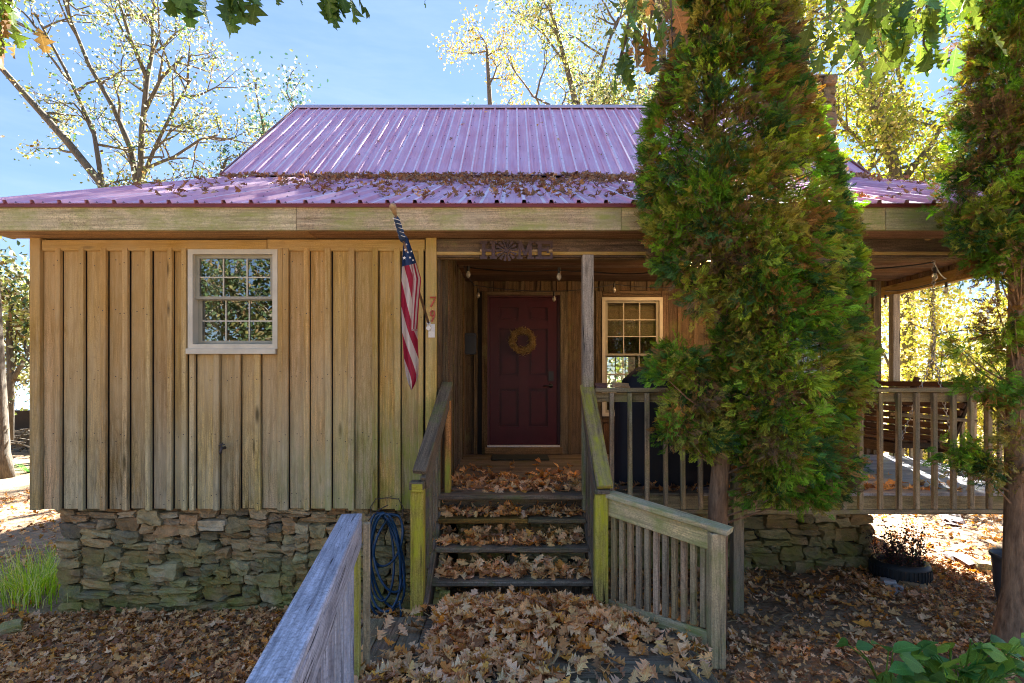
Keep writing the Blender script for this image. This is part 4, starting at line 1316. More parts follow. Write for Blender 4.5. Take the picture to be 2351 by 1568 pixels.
# HOME sign
sg = thing('home_sign', 'rust brown metal HOME sign with a windmill for its O, on the porch beam', 'sign', (U(1185, 268), FL - .09, zr(1.1)))
def HP(u, v): return (U(u, 268), EYE + (872 - v) / 268)
def letter(polys, name='letter'):
    s_ = Soup()
    for k, p in enumerate(polys): s_.prism([HP(*q) for q in p], FL - .092 - .0007 * k, FL - .082 - .0003 * k)
    return s_.build(name, M['rust'], sg)
def rect(a, b, c, d): return [(a, b), (c, b), (c, d), (a, d)]
letter([rect(1107, 560, 1115, 594), rect(1129, 560, 1137, 594), rect(1102, 556, 1119, 562), rect(1125, 556, 1141, 562), rect(1102, 591, 1119, 597), rect(1125, 591, 1141, 597), rect(1115, 574, 1129, 580)])
letter([rect(1190, 560, 1196, 594), rect(1213, 560, 1221, 594), [(1190, 558), (1198, 558), (1208, 586), (1203, 589)], [(1221, 558), (1213, 558), (1203, 586), (1208, 589)], rect(1186, 556, 1198, 561), rect(1213, 556, 1226, 561), rect(1186, 592, 1200, 597), rect(1210, 592, 1226, 597)])
letter([rect(1234, 560, 1243, 594), rect(1229, 556, 1268, 562), rect(1229, 591, 1268, 597), rect(1243, 573, 1258, 579), rect(1263, 562, 1268, 571), rect(1263, 582, 1268, 591), rect(1255, 569, 1259, 583)])
wheel = Soup(); cx_, cz_ = HP(1163, 577)
for k in range(14):
    a = k * 2 * math.pi / 14 + .1
    p = []
    for (rr, da) in ((.018, -.12), (.092, -.17), (.095, .10), (.018, .08)):
        p.append((cx_ + rr * math.cos(a + da), cz_ + rr * math.sin(a + da)))
    wheel.prism(p, FL - .096 - .0006 * (k % 2), FL - .09)
wheel.tube([(cx_, FL - .10, cz_), (cx_, FL - .085, cz_)], .02, 12)
wheel.build('windmill', M['rust'], sg)
s_ = Soup(); s_.box(HP(1102, 0)[0], HP(1268, 0)[0], FL - .0815, FL - .078, EYE + (872 - 579) / 268, EYE + (872 - 574.5) / 268); s_.build('crossbar', M['tan_rock'], sg)

# mailbox
mb = thing('mailbox', 'black wall mailbox with rounded lid beside the front door', 'mailbox', (U(1080, 177), DW - .1, EYE + .2))
s_ = Soup(); x0, x1 = U(1067, 177), U(1094, 177); z0, z1 = EYE + (872 - 814) / 177, EYE + (872 - 772) / 177
s_.prism([(x0, z0 + .02), (x0 + .02, z0), (x1 - .02, z0), (x1, z0 + .02), (x1, z1), (x0, z1)], DW - .13, DW - .045); s_.build('box', M['black'], mb)
s_ = Soup(); s_.prism([(x0 - .006, z1 + .002), (x1 + .006, z1 + .002), (x1 - .01, z1 + .035), (x0 + .01, z1 + .035)], DW - .14, DW - .045); s_.build('lid', M['black'], mb)
s_ = Soup(); s_.tube([(x0 - .02, DW - .12, z0 + .0), (x0 - .01, DW - .145, z0 + .06), (x0 + .0, DW - .13, z0 + .08)], .006, 6); s_.build('paper_hook', M['black'], mb)

# wreath
wc = P(1199.6, 783, DW - .03)
wr = thing('wreath', 'straw wreath hanging on the maroon front door', 'wreath', wc)
N = 1500
th = NPR.uniform(0, 6.283, N); rr = .135 + NPR.normal(0, .02, N); dep = NPR.normal(0, .02, N)
pos = np.stack([wc.x + rr * np.cos(th), wc.y + dep, wc.z + rr * np.sin(th)], axis=1)
tang = np.stack([-np.sin(th) + NPR.normal(0, .5, N) + .6 * np.cos(th) * NPR.choice([-1, 1], N), NPR.normal(0, .35, N), np.cos(th) + NPR.normal(0, .5, N) + .6 * np.sin(th) * NPR.choice([-1, 1], N)], axis=1)
blade = (np.array([(-.5, -.03, 0), (0, -.045, .02), (.5, 0, 0), (0, .045, .02)], dtype=np.float32), np.array([(0, 1, 2, 3)], dtype=np.int32))
V, F, T = scatter([blade], pos, dir_basis(tang, NPR.uniform(0, 6.28, N)), NPR.uniform(.05, .09, N), palette(N, [(.42, .29, .11), (.26, .16, .06), (.5, .38, .18)], (3, 2, 1)))
link('straw_ring', mesh_arrays('straw_ring', V - np.array(wc, dtype=np.float32), F, False, T), M['dry_leaf'], wr, W[wr])
s_ = Soup(); s_.tube([wc + Vector((.13 * math.cos(a), .01, .13 * math.sin(a))) for a in [k * math.pi / 12 for k in range(25)]], .016, 8); s_.build('core_ring', M['straw'], wr, True)

# doormat
dm = box('doormat', U(1130, 180), U(1257, 180), DW - .58, DW - .14, DECK + .002, DECK + .018, M['mat'], None, .006)
tag(dm, 'dark green doormat on the porch floor in front of the door', 'doormat')

# porch lamp, lit
lp = P(1608, 604, 5.9)
la = thing('ceiling_lamp', 'lit porch ceiling lamp glowing warm behind the tall conifer', 'lamp', lp)
s_ = Soup(); s_.box(lp.x - .11, lp.x + .11, lp.y - .11, lp.y + .11, lp.z + .012, zr(1.289)); s_.build('lamp_base', M['white_paint'], la)
s_ = Soup(); s_.box(lp.x - .10, lp.x + .10, lp.y - .10, lp.y + .10, lp.z - .03, lp.z + .011); s_.build('lamp_shade', M['lamp'], la)
# string lights
def wire_path(pts, n=10):
    out = []
    for a, b in zip(pts, pts[1:]):
        a, b = Vector(a), Vector(b); L = (b - a).length
        for i in range(n):
            f = i / n; q = a.lerp(b, f); q.z -= .10 * L * f * (1 - f); out.append(q)
    out.append(Vector(pts[-1])); return out
sl_ = thing('string_lights', 'black string lights with unlit bulbs looped under the porch ceiling', 'string lights', P(1283, 620, 5.2))
s_ = Soup()
w1 = [P(1065, 612, 5.6), P(1090, 655, 6.6), P(1290, 668, 6.6), P(1410, 652, 6.8), P(1540, 660, 6.8), P(1700, 650, 6.8)]
w2 = [P(1065, 612, 5.6), P(1283, 620, 5.0), P(1345, 622, 5.0), P(1470, 628, 5.0), P(1540, 616, 5.0), P(1950, 618, 5.0), P(2143, 602, 4.85), P(2172, 640, 5.6), P(2032, 668, 6.9)]
s_.tube(wire_path(w1), .006, 5); s_.tube(wire_path(w2), .006, 5); s_.build('wire', M['wire'], sl_)
for q in (P(1075, 618, 5.3), P(1283.5, 622, 5.0), P(1272, 676, 6.6), P(1410, 656, 6.8), P(2146, 622, 4.85), P(2172, 655, 5.6), P(2033, 682, 6.9), P(1098, 668, 6.6)):
    s_ = Soup(); s_.tube([q + Vector((0, 0, .03)), q + Vector((0, 0, -.02))], .013, 8); s_.build('socket', M['wire'], sl_)
    s_ = Soup(); s_.lathe([(.010, -.02), (.016, -.03), (.022, -.048), (.022, -.062), (.014, -.078), (.004, -.088), (0, -.089)], q, 12); s_.build('bulb', M['bulb'], sl_, True)

# grill under its cover
gc = Vector((U(1530, 238), 5.25, DECK))
gr = thing('covered_grill', 'barbecue grill under a black fabric cover behind the porch railing', 'grill', gc)
bm = bmesh.new()
rows = [(0, .50, .27), (.25, .49, .27), (.6, .48, .265), (.80, .475, .26), (.86, .46, .25), (.98, .40, .22), (1.09, .28, .17), (1.13, .14, .09)]
segn = 28; rings_ = []
for (z, a, b) in rows:
    ring = []
    for k in range(segn):
        th_ = 2 * math.pi * k / segn; c, s = math.cos(th_), math.sin(th_)
        p = 5
        rr_ = (abs(c) ** p + abs(s) ** p) ** (-1 / p)
        wv = 1 + .015 * math.sin(k * 2.3 + z * 4)
        ring.append(bm.verts.new(Vector((a * c * rr_ * wv, b * s * rr_ * wv, z)) + gc))
    rings_.append(ring)
for r0, r1_ in zip(rings_, rings_[1:]):
    for k in range(segn): bm.faces.new((r0[k], r0[(k + 1) % segn], r1_[(k + 1) % segn], r1_[k]))
bm.faces.new(rings_[-1])
me = from_bm('fabric_cover', bm, True); me.transform(W[gr].inverted()); link('fabric_cover', me, M['cover'], gr, W[gr])
s_ = Soup()
for sx in (-.42, .42):
    s_.tube([gc + Vector((sx - .03, 0, .05)), gc + Vector((sx + .03, 0, .05))], .05, 12)
s_.build('wheel', M['black'], gr)

# stones kept on the rail
def blob(name, c, s, mat, label, cat, seed=0, group=None, parent=None):
    me = STT[seed % 14].copy(); me.materials.clear(); me.materials.append(mat)
    Mx = Matrix.Translation(Vector(c)) @ Matrix.Rotation(seed * 1.3, 4, 'Z') @ Matrix.Diagonal((s[0], s[1], s[2], 1))
    o = link(name, me, None, parent, Mx); tag(o, label, cat, group); return o
q = P(1378, 883, YR); blob('flat_stone', (q.x, YR, RT + .022), (.11, .08, .045), M['dark_rock'], 'dark brown flat stone on the porch rail next to the post', 'stone', 0)
q = P(1424, 884, YR); blob('flat_stone', (q.x, YR, RT + .022), (.15, .08, .048), M['tan_rock'], 'tan pitted stone on the porch rail in front of the grill', 'stone', 5)

# porch swing (runs front to back, faces the door)
sw = thing('porch_swing', 'dark slatted wooden porch swing hung on chains at the right end of the porch', 'swing', (3.85, 5.8, DECK + .38))
sy0, sy1 = 4.98, 6.55; sz = DECK + .40
for i in range(6): bar('seat_slat', (3.52 + .082 * i, sy0, sz + .012 * abs(i - 2)), (3.52 + .082 * i, sy1, sz + .012 * abs(i - 2)), .068, .02, M['swing'], sw, (1, 0, 0))
for i in range(8):
    bar('back_slat', (4.02 + .03 * i, sy0, sz + .07 + .066 * i), (4.02 + .03 * i, sy1, sz + .07 + .066 * i), .054, .018, M['swing'], sw, (.4, 0, .9))
bar('front_rail', (3.49, sy0 - .03, sz - .05), (3.49, sy1 + .03, sz - .05), .09, .04, M['swing'], sw, (0, 0, 1))
bar('rear_rail', (3.98, sy0 - .03, sz - .05), (3.98, sy1 + .03, sz - .05), .09, .04, M['swing'], sw, (0, 0, 1))
for yy in (sy0 + .05, (sy0 + sy1) / 2, sy1 - .05):
    bar('back_stile', (4.04, yy, sz - .05), (4.29, yy, sz + .60), .06, .03, M['swing'], sw, (0, 1, 0))
    bar('seat_rib', (3.49, yy, sz - .03), (4.0, yy, sz - .03), .05, .03, M['swing'], sw, (0, 0, 1))
for yy in (sy0 - .01, sy1 + .01):
    bar('armrest', (3.48, yy, sz + .26), (4.22, yy, sz + .20), .08, .03, M['rail'], sw, (0, 1, 0))
    bar('arm_post', (3.53, yy, sz - .05), (3.53, yy, sz + .245), .05, .03, M['swing'], sw, (0, 1, 0))


def chain(name, a, b, parent, link_l=.042):
    a, b = Vector(a), Vector(b); n = max(2, int((b - a).length / (link_l * .74)))
    dd = (b - a).normalized(); o1 = dd.orthogonal().normalized(); o2 = dd.cross(o1)
    s_ = Soup()
    for i in range(n):
        c = a.lerp(b, (i + .5) / n); o = o1 if i % 2 else o2
        pts = [c + dd * (link_l * .5 * math.cos(t_)) + o * (.012 * math.sin(t_)) for t_ in [k * math.pi / 4 for k in range(9)]]
        s_.tube(pts, .0038, 4)
    return s_.build(name, M['chain'], parent)


for yy in (sy0 - .02, sy1 + .02):
    top = Vector((3.84, yy, zr(1.28))); mid = Vector((3.84, yy, zr(.24)))
    chain('chain', top, mid, sw)
    chain('chain', mid, (3.52, yy, sz - .03), sw)
    chain('chain', mid, (4.02, yy, sz - .03), sw)

# hose and its hanger
hz_ = thing('garden_hose', 'coiled dark blue garden hose hanging against the stone foundation', 'hose', P(888, 1290, 4.62))
s_ = Soup(); pts = []
loops = [(884, 1178, 1405, 43), (890, 1180, 1360, 38), (880, 1176, 1418, 45), (893, 1182, 1300, 34), (886, 1178, 1395, 41), (878, 1180, 1380, 30)]
for li, (cu, vt, vb, hw) in enumerate(loops):
    for k in range(26):
        a = 2 * math.pi * k / 26 + math.pi / 2
        v = (vt + vb) / 2 - math.sin(a) * (vb - vt) / 2
        sk = math.cos(a) * hw * (1 - .25 * (1 - (v - vt) / (vb - vt)))
        if li in (1, 4): sk += (v - (vt + vb) / 2) * .18
        if li in (3,): sk -= (v - (vt + vb) / 2) * .25
        D = 4.60 + .012 * li + .035 * math.cos(a * 2 + li) - (.03 if k < 3 or k > 23 else 0)
        pts.append(P(cu + sk, v, D))
s_.tube(pts, .0105, 8); s_.tube([P(905, 1390, 4.60), P(918, 1380, 4.58), P(921, 1405, 4.57), P(919, 1425, 4.57)], .0105, 8)
s_.build('hose_coil', M['hose'], hz_, True)
s_ = Soup(); s_.tube([P(919, 1425, 4.57), P(918.5, 1434, 4.57)], .015, 8); s_.build('hose_end', M['steel'], hz_)
hh = thing('hose_hanger', 'rusty wire hose hanger on the siding above the coiled hose', 'hanger', P(888, 1160, 4.68))
s_ = Soup()
for dv, dD in ((0, .02), (0, .14)):
    s_.tube([P(852, 1186, 4.68 - dD), P(850, 1165, 4.68 - dD), P(862, 1146, 4.68 - dD), P(890, 1143, 4.68 - dD), P(915, 1146, 4.68 - dD), P(926, 1165, 4.68 - dD), P(924, 1186, 4.68 - dD)], .004, 5)
for u in (862, 876, 890, 904, 915): s_.tube([P(u, 1146, 4.66), P(u, 1144, 4.54)], .003, 5)
s_.tube([P(845, 1196, 4.66), P(868, 1172, 4.6), P(890, 1160, 4.58)], .005, 5)
s_.build('wire_frame', M['iron'], hh)
# outdoor tap
tp = thing('outdoor_tap', 'small rusty outdoor tap on the siding below the window', 'tap', P(515, 1028, FL - .04))
s_ = Soup(); c = P(515, 1028, FL - .03)
s_.tube([c + Vector((0, .02, 0)), c + Vector((0, -.045, 0)), c + Vector((0, -.06, -.02)), c + Vector((0, -.06, -.045))], [.013, .013, .012, .012], 8)
s_.build('spout', M['iron'], tp, True)
s_ = Soup()
for k in range(5): a = k * 1.257; s_.tube([c + Vector((0, -.045, .032)), c + Vector((.026 * math.cos(a), -.045 + .01 * math.sin(a), .032 + .016 * math.sin(a)))], .005, 5)
s_.tube([c + Vector((0, -.045, 0)), c + Vector((0, -.045, .035))], .006, 6); s_.build('tap_handle', M['iron'], tp)

# ------------------------------------------------------------------ yard things
# tyre planter with dead plant
tp_c = Vector((U(2066, 222), 5.63, 0))
ty = thing('tyre_planter', 'old black tyre used as a planter beside the stone foundation', 'planter', tp_c)
s_ = Soup(); s_.lathe([(.20, .17), (.225, .19), (.25, .185), (.262, .15), (.266, .095), (.262, .04), (.25, .0), (.22, -.01), (.19, 0), (.18, .10), (.20, .17)], tp_c, 32); s_.build('tyre', M['rubber'], ty, True)
s_ = Soup()
for k in range(44):
    a = 2 * math.pi * k / 44; Mx = Matrix.Translation(tp_c) @ Matrix.Rotation(a, 4, 'Z'); s_.box(.262, .272, -.008, .008, .045, .145, Mx)
s_.build('tread_blocks', M['rubber'], ty)
s_ = Soup(); s_.lathe([(0, .15), (.12, .155), (.2, .14)], tp_c, 20); s_.build('soil', M['soil'], ty)
pt = thing('dry_plant', 'withered purplish brown plant with thin upright stems in the tyre', 'plant', tp_c + Vector((0, 0, .15)))
s_ = Soup(); lp_, ld_ = [], []
r = random.Random(5)
for k in range(75):
    a, rr = r.uniform(0, 6.28), math.sqrt(r.random()) * .19
    b = tp_c + Vector((rr * math.cos(a), rr * math.sin(a), .14)); top = b + Vector((math.cos(a) * r.uniform(0, .14), math.sin(a) * r.uniform(0, .12), r.uniform(.18, .46)))
    mid = (b + top) / 2 + Vector((r.uniform(-.02, .02), 0, 0)); s_.tube([b, mid, top], [.003, .0025, .0015], 4)
    for j in range(18):
        f = r.uniform(.05, 1); lp_.append(b.lerp(top, f) + Vector((r.uniform(-.02, .02), r.uniform(-.02, .02), 0))); ld_.append((r.uniform(-1, 1), r.uniform(-1, 1), r.uniform(-.5, .8)))
s_.build('stem', M['iron'], pt)
SM = [leaf_template('simple', 1, .5, .3, 1), leaf_template('simple', -1, .4, 0, 2)]
N = len(lp_)
V, F, T = scatter(SM, np.array(lp_), dir_basis(np.array(ld_), NPR.uniform(0, 6.28, N)), NPR.uniform(.018, .035, N), palette(N, [(.10, .045, .05), (.20, .09, .06), (.06, .04, .035), (.06, .11, .04)], (3, 2, 2, 1)))
link('dry_foliage', mesh_arrays('dry_foliage', V - np.array(W[pt].translation), F, False, T), M['dry_leaf'], pt, W[pt])

# tall grey pot
pc_ = Vector((4.50, 4.85, 0))
po = thing('garden_pot', 'tall empty grey plastic pot half hidden by the right conifer trunk', 'pot', pc_)
s_ = Soup(); s_.lathe([(0, .0), (.11, .0), (.125, .02), (.16, .2), (.175, .40), (.18, .46), (.192, .462), (.195, .49), (.178, .492), (.168, .45), (.15, .2), (.1, .05), (0, .05)], pc_, 28); s_.build('pot_body', M['pot'], po, True)

def rock(u, v, s, mat, label, seed):
    D = 1250 * (EYE - .02) / (v - 872)
    c = P(u, v, D); return blob('rock', (c.x, c.y, ground_h(c.x, c.y) + s[2] * .35), s, mat, label, 'rock', seed, 'rocks lying in the yard')
rock(2038, 1338, (.17, .12, .08), M['white_rock'], 'largest white rock in front of the tyre planter, near the stone corner', 1)
rock(2062, 1350, (.09, .08, .06), M['white_rock'], 'small white rock touching the brown rock by the tyre', 2)
rock(2050, 1356, (.08, .07, .05), M['white_rock'], 'smallest white rock, nearest the steps of the white three', 3)
rock(2095, 1345, (.22, .14, .08), M['tan_rock'], 'low brown rock against the front of the tyre planter', 4)
rock(2215, 1298, (.36, .2, .11), M['dark_rock'], 'long dark rock on the ground left of the grey pot', 6)
rock(2262, 1310, (.24, .2, .12), M['stone'], 'mossy round rock touching the grey pot', 7)
rock(2185, 1195, (.7, .25, .1), M['dark_rock'], 'flat dark log-like rock on the sunlit ground beyond the deck', 8)
rock(26, 1446, (.17, .13, .11), M['stone'], 'square mossy stone on the leaves left of the foundation', 9)

# ------------------------------------------------------------------ leaf litter (ground cover)
def ground_pts(N, x0, x1, y0, y1, excl=()):
    x = NPR.uniform(x0, x1, N); y = NPR.uniform(y0, y1, N)
    keep = np.ones(N, bool)
    for (a, b, c, d_) in excl: keep &= ~((x > a) & (x < b) & (y > c) & (y < d_))
    x, y = x[keep], y[keep]
    z = np.array([ground_h(a, b) for a, b in zip(x, y)]) + NPR.uniform(.005, .045, len(x))
    return np.stack([x, y, z], axis=1)
walk_ex = (-1.12, 1.2, -3, 3.9)
p1 = ground_pts(8500, -4.4, -.9, 2.4, 4.75, [walk_ex])
litter('leaf_litter', p1, (.045, .085), .45, weights=(3, 4, 1.5, 1, 3), temps=DRYL)['label'] = 'brown leaf litter in front of the left foundation'
p2 = ground_pts(12000, 1.0, 5.6, 2.3, 6.2, [walk_ex])
keep = ~((p2[:, 1] > 4.3) & (p2[:, 0] < 3.4) & (NPR.rand(len(p2)) < .8)); p2 = p2[keep]
litter('leaf_litter', p2, (.035, .078), .5, weights=(3, 2.5, 4, .4, 3), temps=DRYL)['label'] = 'pale brown leaf litter under the conifers'
p3 = np.concatenate([ground_pts(2600, -9, -4.1, 2.5, 13, []), ground_pts(4200, 4.0, 12, 5.5, 13, []), ground_pts(900, -1, 3.8, 4.0, 5.8, [(-.7, .7, 3.8, 4.0)])])
litter('leaf_litter', p3, (.07, .13), .4, weights=(3, 2, 4, 2, 1), temps=DRYL)['label'] = 'scattered leaves over the sunlit yard beside the cabin'
p4 = ground_pts(2500, -9, 9, -9, 2.3, [walk_ex])
litter('leaf_litter', p4, (.09, .15), .3, weights=(3, 2, 4, 2, 1), temps=DRYL)['label'] = 'scattered leaves over the front yard'

# dead twigs among the leaves
s_ = Soup(); r = random.Random(77)
for i in range(420):
    x_, y_ = r.uniform(-4.3, 5.4), r.uniform(2.4, 4.6)
    if -1.15 < x_ < 1.2 and y_ < 3.95 and r.random() < .75: continue
    z_ = (WALK if -1.05 < x_ < 1.1 and y_ < 3.9 else 0) + .045; a_ = r.uniform(0, 3.14); L_ = r.uniform(.05, .22)
    e_ = Vector((math.cos(a_) * L_, math.sin(a_) * L_, r.uniform(-.01, .02))); p_ = Vector((x_, y_, z_))
    s_.tube([p_, p_ + e_ * .5 + Vector((r.uniform(-.02, .02), r.uniform(-.02, .02), .005)), p_ + e_], r.uniform(.0015, .003), 4)
tag(s_.build('twig_litter', M['straw'], None), 'thin dead twigs scattered over the leaves', kind='stuff')

# on the walkway: loose leaves, the nearest one by one
def heap(x, y): return .15 * math.exp(-((y - 3.68) / .30) ** 2) * math.exp(-((x - .05) / .62) ** 4) + .03
N = 3400
x = NPR.uniform(-1.0, 1.25, N); y = 3.92 - np.abs(NPR.normal(0, .75, N)); keep = (y > 1.5)
cover = np.exp(-((x - .05) / .75) ** 4) * 1.0 + .10 + .5 * (y < 3.35) * (x < .6)
keep &= NPR.rand(N) < cover
keep &= ~((x < -.52) & (y > 3.15) & (NPR.rand(N) < .85))
keep &= ~((x > .25) & (x < .9) & (y < 3.45) & (NPR.rand(N) < .72))
x, y = x[keep], y[keep]
z = WALK + np.array([heap(a, b) for a, b in zip(x, y)]) * NPR.uniform(.15, 1.1, len(x)) + .012
pos = np.stack([x, y, z], axis=1)
order = np.argsort(pos[:, 1] - 2.0 * (pos[:, 2] - WALK))
vis = [i for i in order if pos[i, 1] > 2.9 and abs(pos[i, 0]) < 1.3]
single = vis[:230]; rest = np.setdiff1d(np.arange(len(pos)), single)
litter('leaf_pile', pos[rest], (.075, .13), .6, weights=(5, 1, 6, 1.5, .7))['label'] = 'heap of dry oak leaves at the foot of the steps'
LMESH = []
for k, (tv, tf_) in enumerate(DRYT):
    for m_ in M['fallen']:
        me = mesh_arrays('fallen_leaf', tv, tf_, True); me.materials.append(m_); LMESH.append(me)
for i in single:
    n_ = np.array([[NPR.normal(0, .4), NPR.normal(0, .4), 1.0]]); R = rot_basis(n_, np.array([NPR.uniform(0, 6.28)]))[0]
    s = NPR.uniform(.08, .135)
    Mx = Matrix([[*(R[a] * s), pos[i, a]] for a in range(3)] + [[0, 0, 0, 1]])
    wts = [4, 4, 1, 1.2]
    k = RND.randrange(len(DRYT)) * 4 + RND.choices(range(4), wts)[0]
    o = link('fallen_leaf', LMESH[k], None, None, Mx)
    tag(o, 'dry curled oak leaf lying loose on the near walkway boards', 'leaf', 'dry oak leaves scattered on the walkway')

# on the treads and porch floor
pp_ = []
for k in range(3):
    h = DECK - .175 * (k + 1); D0 = 1250 * (EYE - h) / ({0: 1192, 1: 1259, 2: 1336}[k] - 872)
    n = 210
    xx = NPR.uniform(-.6, .6, n); yy = D0 + .06 + NPR.uniform(0, .2, n); pp_.append(np.stack([xx, yy, h + .01 + (yy - D0) * NPR.uniform(.0, .38, n)], axis=1))
n = 300; yy = FL + np.abs(NPR.normal(0, .55, n)); xx = NPR.uniform(-.6, .64, n); xx[:160] += NPR.uniform(0, .2, 160); k = (yy < DW - .1); pp_.append(np.stack([xx, yy, DECK + NPR.uniform(.01, .03, n)], axis=1)[k])
litter('step_leaves', np.concatenate(pp_), (.07, .12), .6, weights=(5, 2, 2, 1, 2))['label'] = 'dry leaves banked on the treads and the porch floor'
n = 170; pos = np.stack([NPR.uniform(.7, 4.9, n), FL + np.abs(NPR.normal(0, .35, n)) , np.full(n, DECK + .015)], axis=1)
litter('deck_leaves', pos, (.07, .12), .5)['label'] = 'dry leaves along the railing on the porch deck'
# on the roof
n = 5200
f = np.concatenate([1 - np.abs(NPR.normal(0, .28, n * 2 // 3)), NPR.uniform(0.05, 1, n - n * 2 // 3)]); f = np.clip(f, .03, .99)
xx = NPR.uniform(-4.2, 5.2, n)
clump = np.array([mnoise.noise(Vector((a * 1.1, b * 4, 3))) for a, b in zip(xx, f)])
w = np.exp(-((xx - .4) / 2.6) ** 2)
keep = (clump > -.02 - .25 * w) & (NPR.rand(n) < .28 + .75 * w)
f, xx = f[keep], xx[keep]
yy = FD + f * (RB[0] - FD); zz_ = zr(1.441) + f * (3.06 - 1.441) + .022 + NPR.uniform(0, .03, len(f))
R0 = np.stack([xx, yy, zz_], axis=1)
o = litter('roof_leaves', R0, (.06, .11), .5, weights=(.2, 1, .1, .1, 10), up=(0, -.4, 0)); o['label'] = 'brown leaves drifted on the low porch roof'
n = 12
f = NPR.uniform(.1, .9, n); pos = np.stack([NPR.uniform(-3.5, 2, n), RB[0] + f * (RR[0] - RB[0]), RB[1] + .05 + f * (RR[1] - RB[1])], axis=1)
litter('roof_leaves', pos, (.07, .1), .3, up=(0, -.85, 0))['label'] = 'a few leaves stuck on the steep upper roof'

# ------------------------------------------------------------------ conifers
def frond_template(seed, n=11):
    r = random.Random(seed); V, F = [], []
    def strip(a, b, w):
        a, b = Vector(a), Vector(b); d_ = (b - a).normalized(); s = Vector((-d_.y, d_.x, 0)) * w
        m_ = a.lerp(b, .55); i = len(V)
        V.extend([tuple(a), tuple(m_ + s + Vector((0, 0, .01))), tuple(b), tuple(m_ - s + Vector((0, 0, -.01)))]); F.append((i, i + 1, i + 2, i + 3))
    bend = r.uniform(-.25, .25)
    def ax(t_): return Vector((t_, bend * t_ * t_ * .5, -.28 * t_ * t_))
    for k in range(3): strip(ax(k / 3), ax((k + 1) / 3 + .03), .022)
    for k in range(n):
        t_ = .08 + .86 * k / n
        L = (.48 * (1 - t_) + .12) * r.uniform(.75, 1.15)
        for s in (1, -1):
            if r.random() < .08: continue
            a = ax(t_); ang = s * r.uniform(.55, .85)
            b = a + Vector((math.cos(ang), math.sin(ang), r.uniform(-.15, .05))) * L
            strip(a, b, .024)
            if L > .3:
                c = a.lerp(b, .45); b2 = c + Vector((math.cos(ang * .2), math.sin(ang * .2), -.1)) * L * .5; strip(c, b2, .02)
    return np.array(V, dtype=np.float32), np.array(F, dtype=np.int32)


FR = [frond_template(i) for i in range(7)]
GREENS = [(.12, .28, .025), (.23, .42, .035), (.30, .41, .045), (.06, .15, .04)]
OLIVE = [(.27, .29, .05), (.34, .31, .07)]
BROWN = [(.28, .16, .05), (.38, .21, .06), (.24, .16, .08), (.15, .10, .05)]


def conifer(name, label, base, tpts, trad, clusters, seed, dens=34, mix=(.66, .27, .07), deadfn=None):
    t_ = thing(name, label, 'tree', base)
    s_ = Soup(); s_.tube(tpts, trad, 12); s_.build('trunk', M['bark'], t_, True)
    r = np.random.RandomState(seed); rp_ = random.Random(seed)
    br = Soup(); P_, D_, T_, S_ = [], [], [], []
    for (c, out, size, spread) in clusters:
        c = np.array(c); out = np.array(out, dtype=float); out /= np.linalg.norm(out) + 1e-9
        # limb from trunk to the cluster
        zt = min(max(c[2] - .15 - .25 * rp_.random(), tpts[1][2]), tpts[-1][2])
        k = 0
        while k < len(tpts) - 2 and tpts[k + 1][2] < zt: k += 1
        a, b = Vector(tpts[k]), Vector(tpts[k + 1]); f = (zt - a.z) / max(1e-4, b.z - a.z); q = a.lerp(b, min(1, max(0, f)))
        if rp_.random() < (.75 if c[2] > EYE - .35 else .12): br.tube([q, q.lerp(Vector(c), .6) + Vector((0, 0, -.03)), Vector(c)], [.010, .006, .003], 4)
        kind = rp_.choices((0, 1, 2), mix)[0]
        if deadfn: kind = deadfn(c, rp_, kind)
        n = int(dens * rp_.uniform(.7, 1.3))
        off = r.normal(0, 1, (n, 3)) * np.array([spread, spread, spread * .9])
        p = c + off
        d_ = out * 1.0 + off / spread * .45 + r.normal(0, .3, (n, 3)) + np.array([0, 0, rp_.uniform(-.5, .55)])
        pal = (GREENS, OLIVE, BROWN)[kind]
        base_c = np.array(pal[rp_.randrange(len(pal))]) * rp_.uniform(.75, 1.3)
        cols = base_c * (1 + r.uniform(-.5, .45, (n, 1)))
        alt = r.rand(n) < .10
        cols[alt] = np.array(BROWN[rp_.randrange(3)]) * r.uniform(.7, 1.2, (alt.sum(), 1))
        P_.append(p); D_.append(d_); T_.append(cols); S_.append(r.uniform(.7, 1.25, n) * size)
    P_, D_, T_, S_ = map(np.concatenate, (P_, D_, T_, S_))
    V, F, T = scatter(FR, P_, dir_basis(D_, r.uniform(0, 6.28, len(P_))), S_, np.clip(T_, 0, 1))
    br.build('branches', M['bark'], t_)['kind'] = 'stuff'
    o = link('crown', mesh_arrays('crown', V - np.array(base, dtype=np.float32), F, False, T), M['conifer'], t_, W[t_])
    o['kind'] = 'stuff'
    print(name, len(F))
    return t_


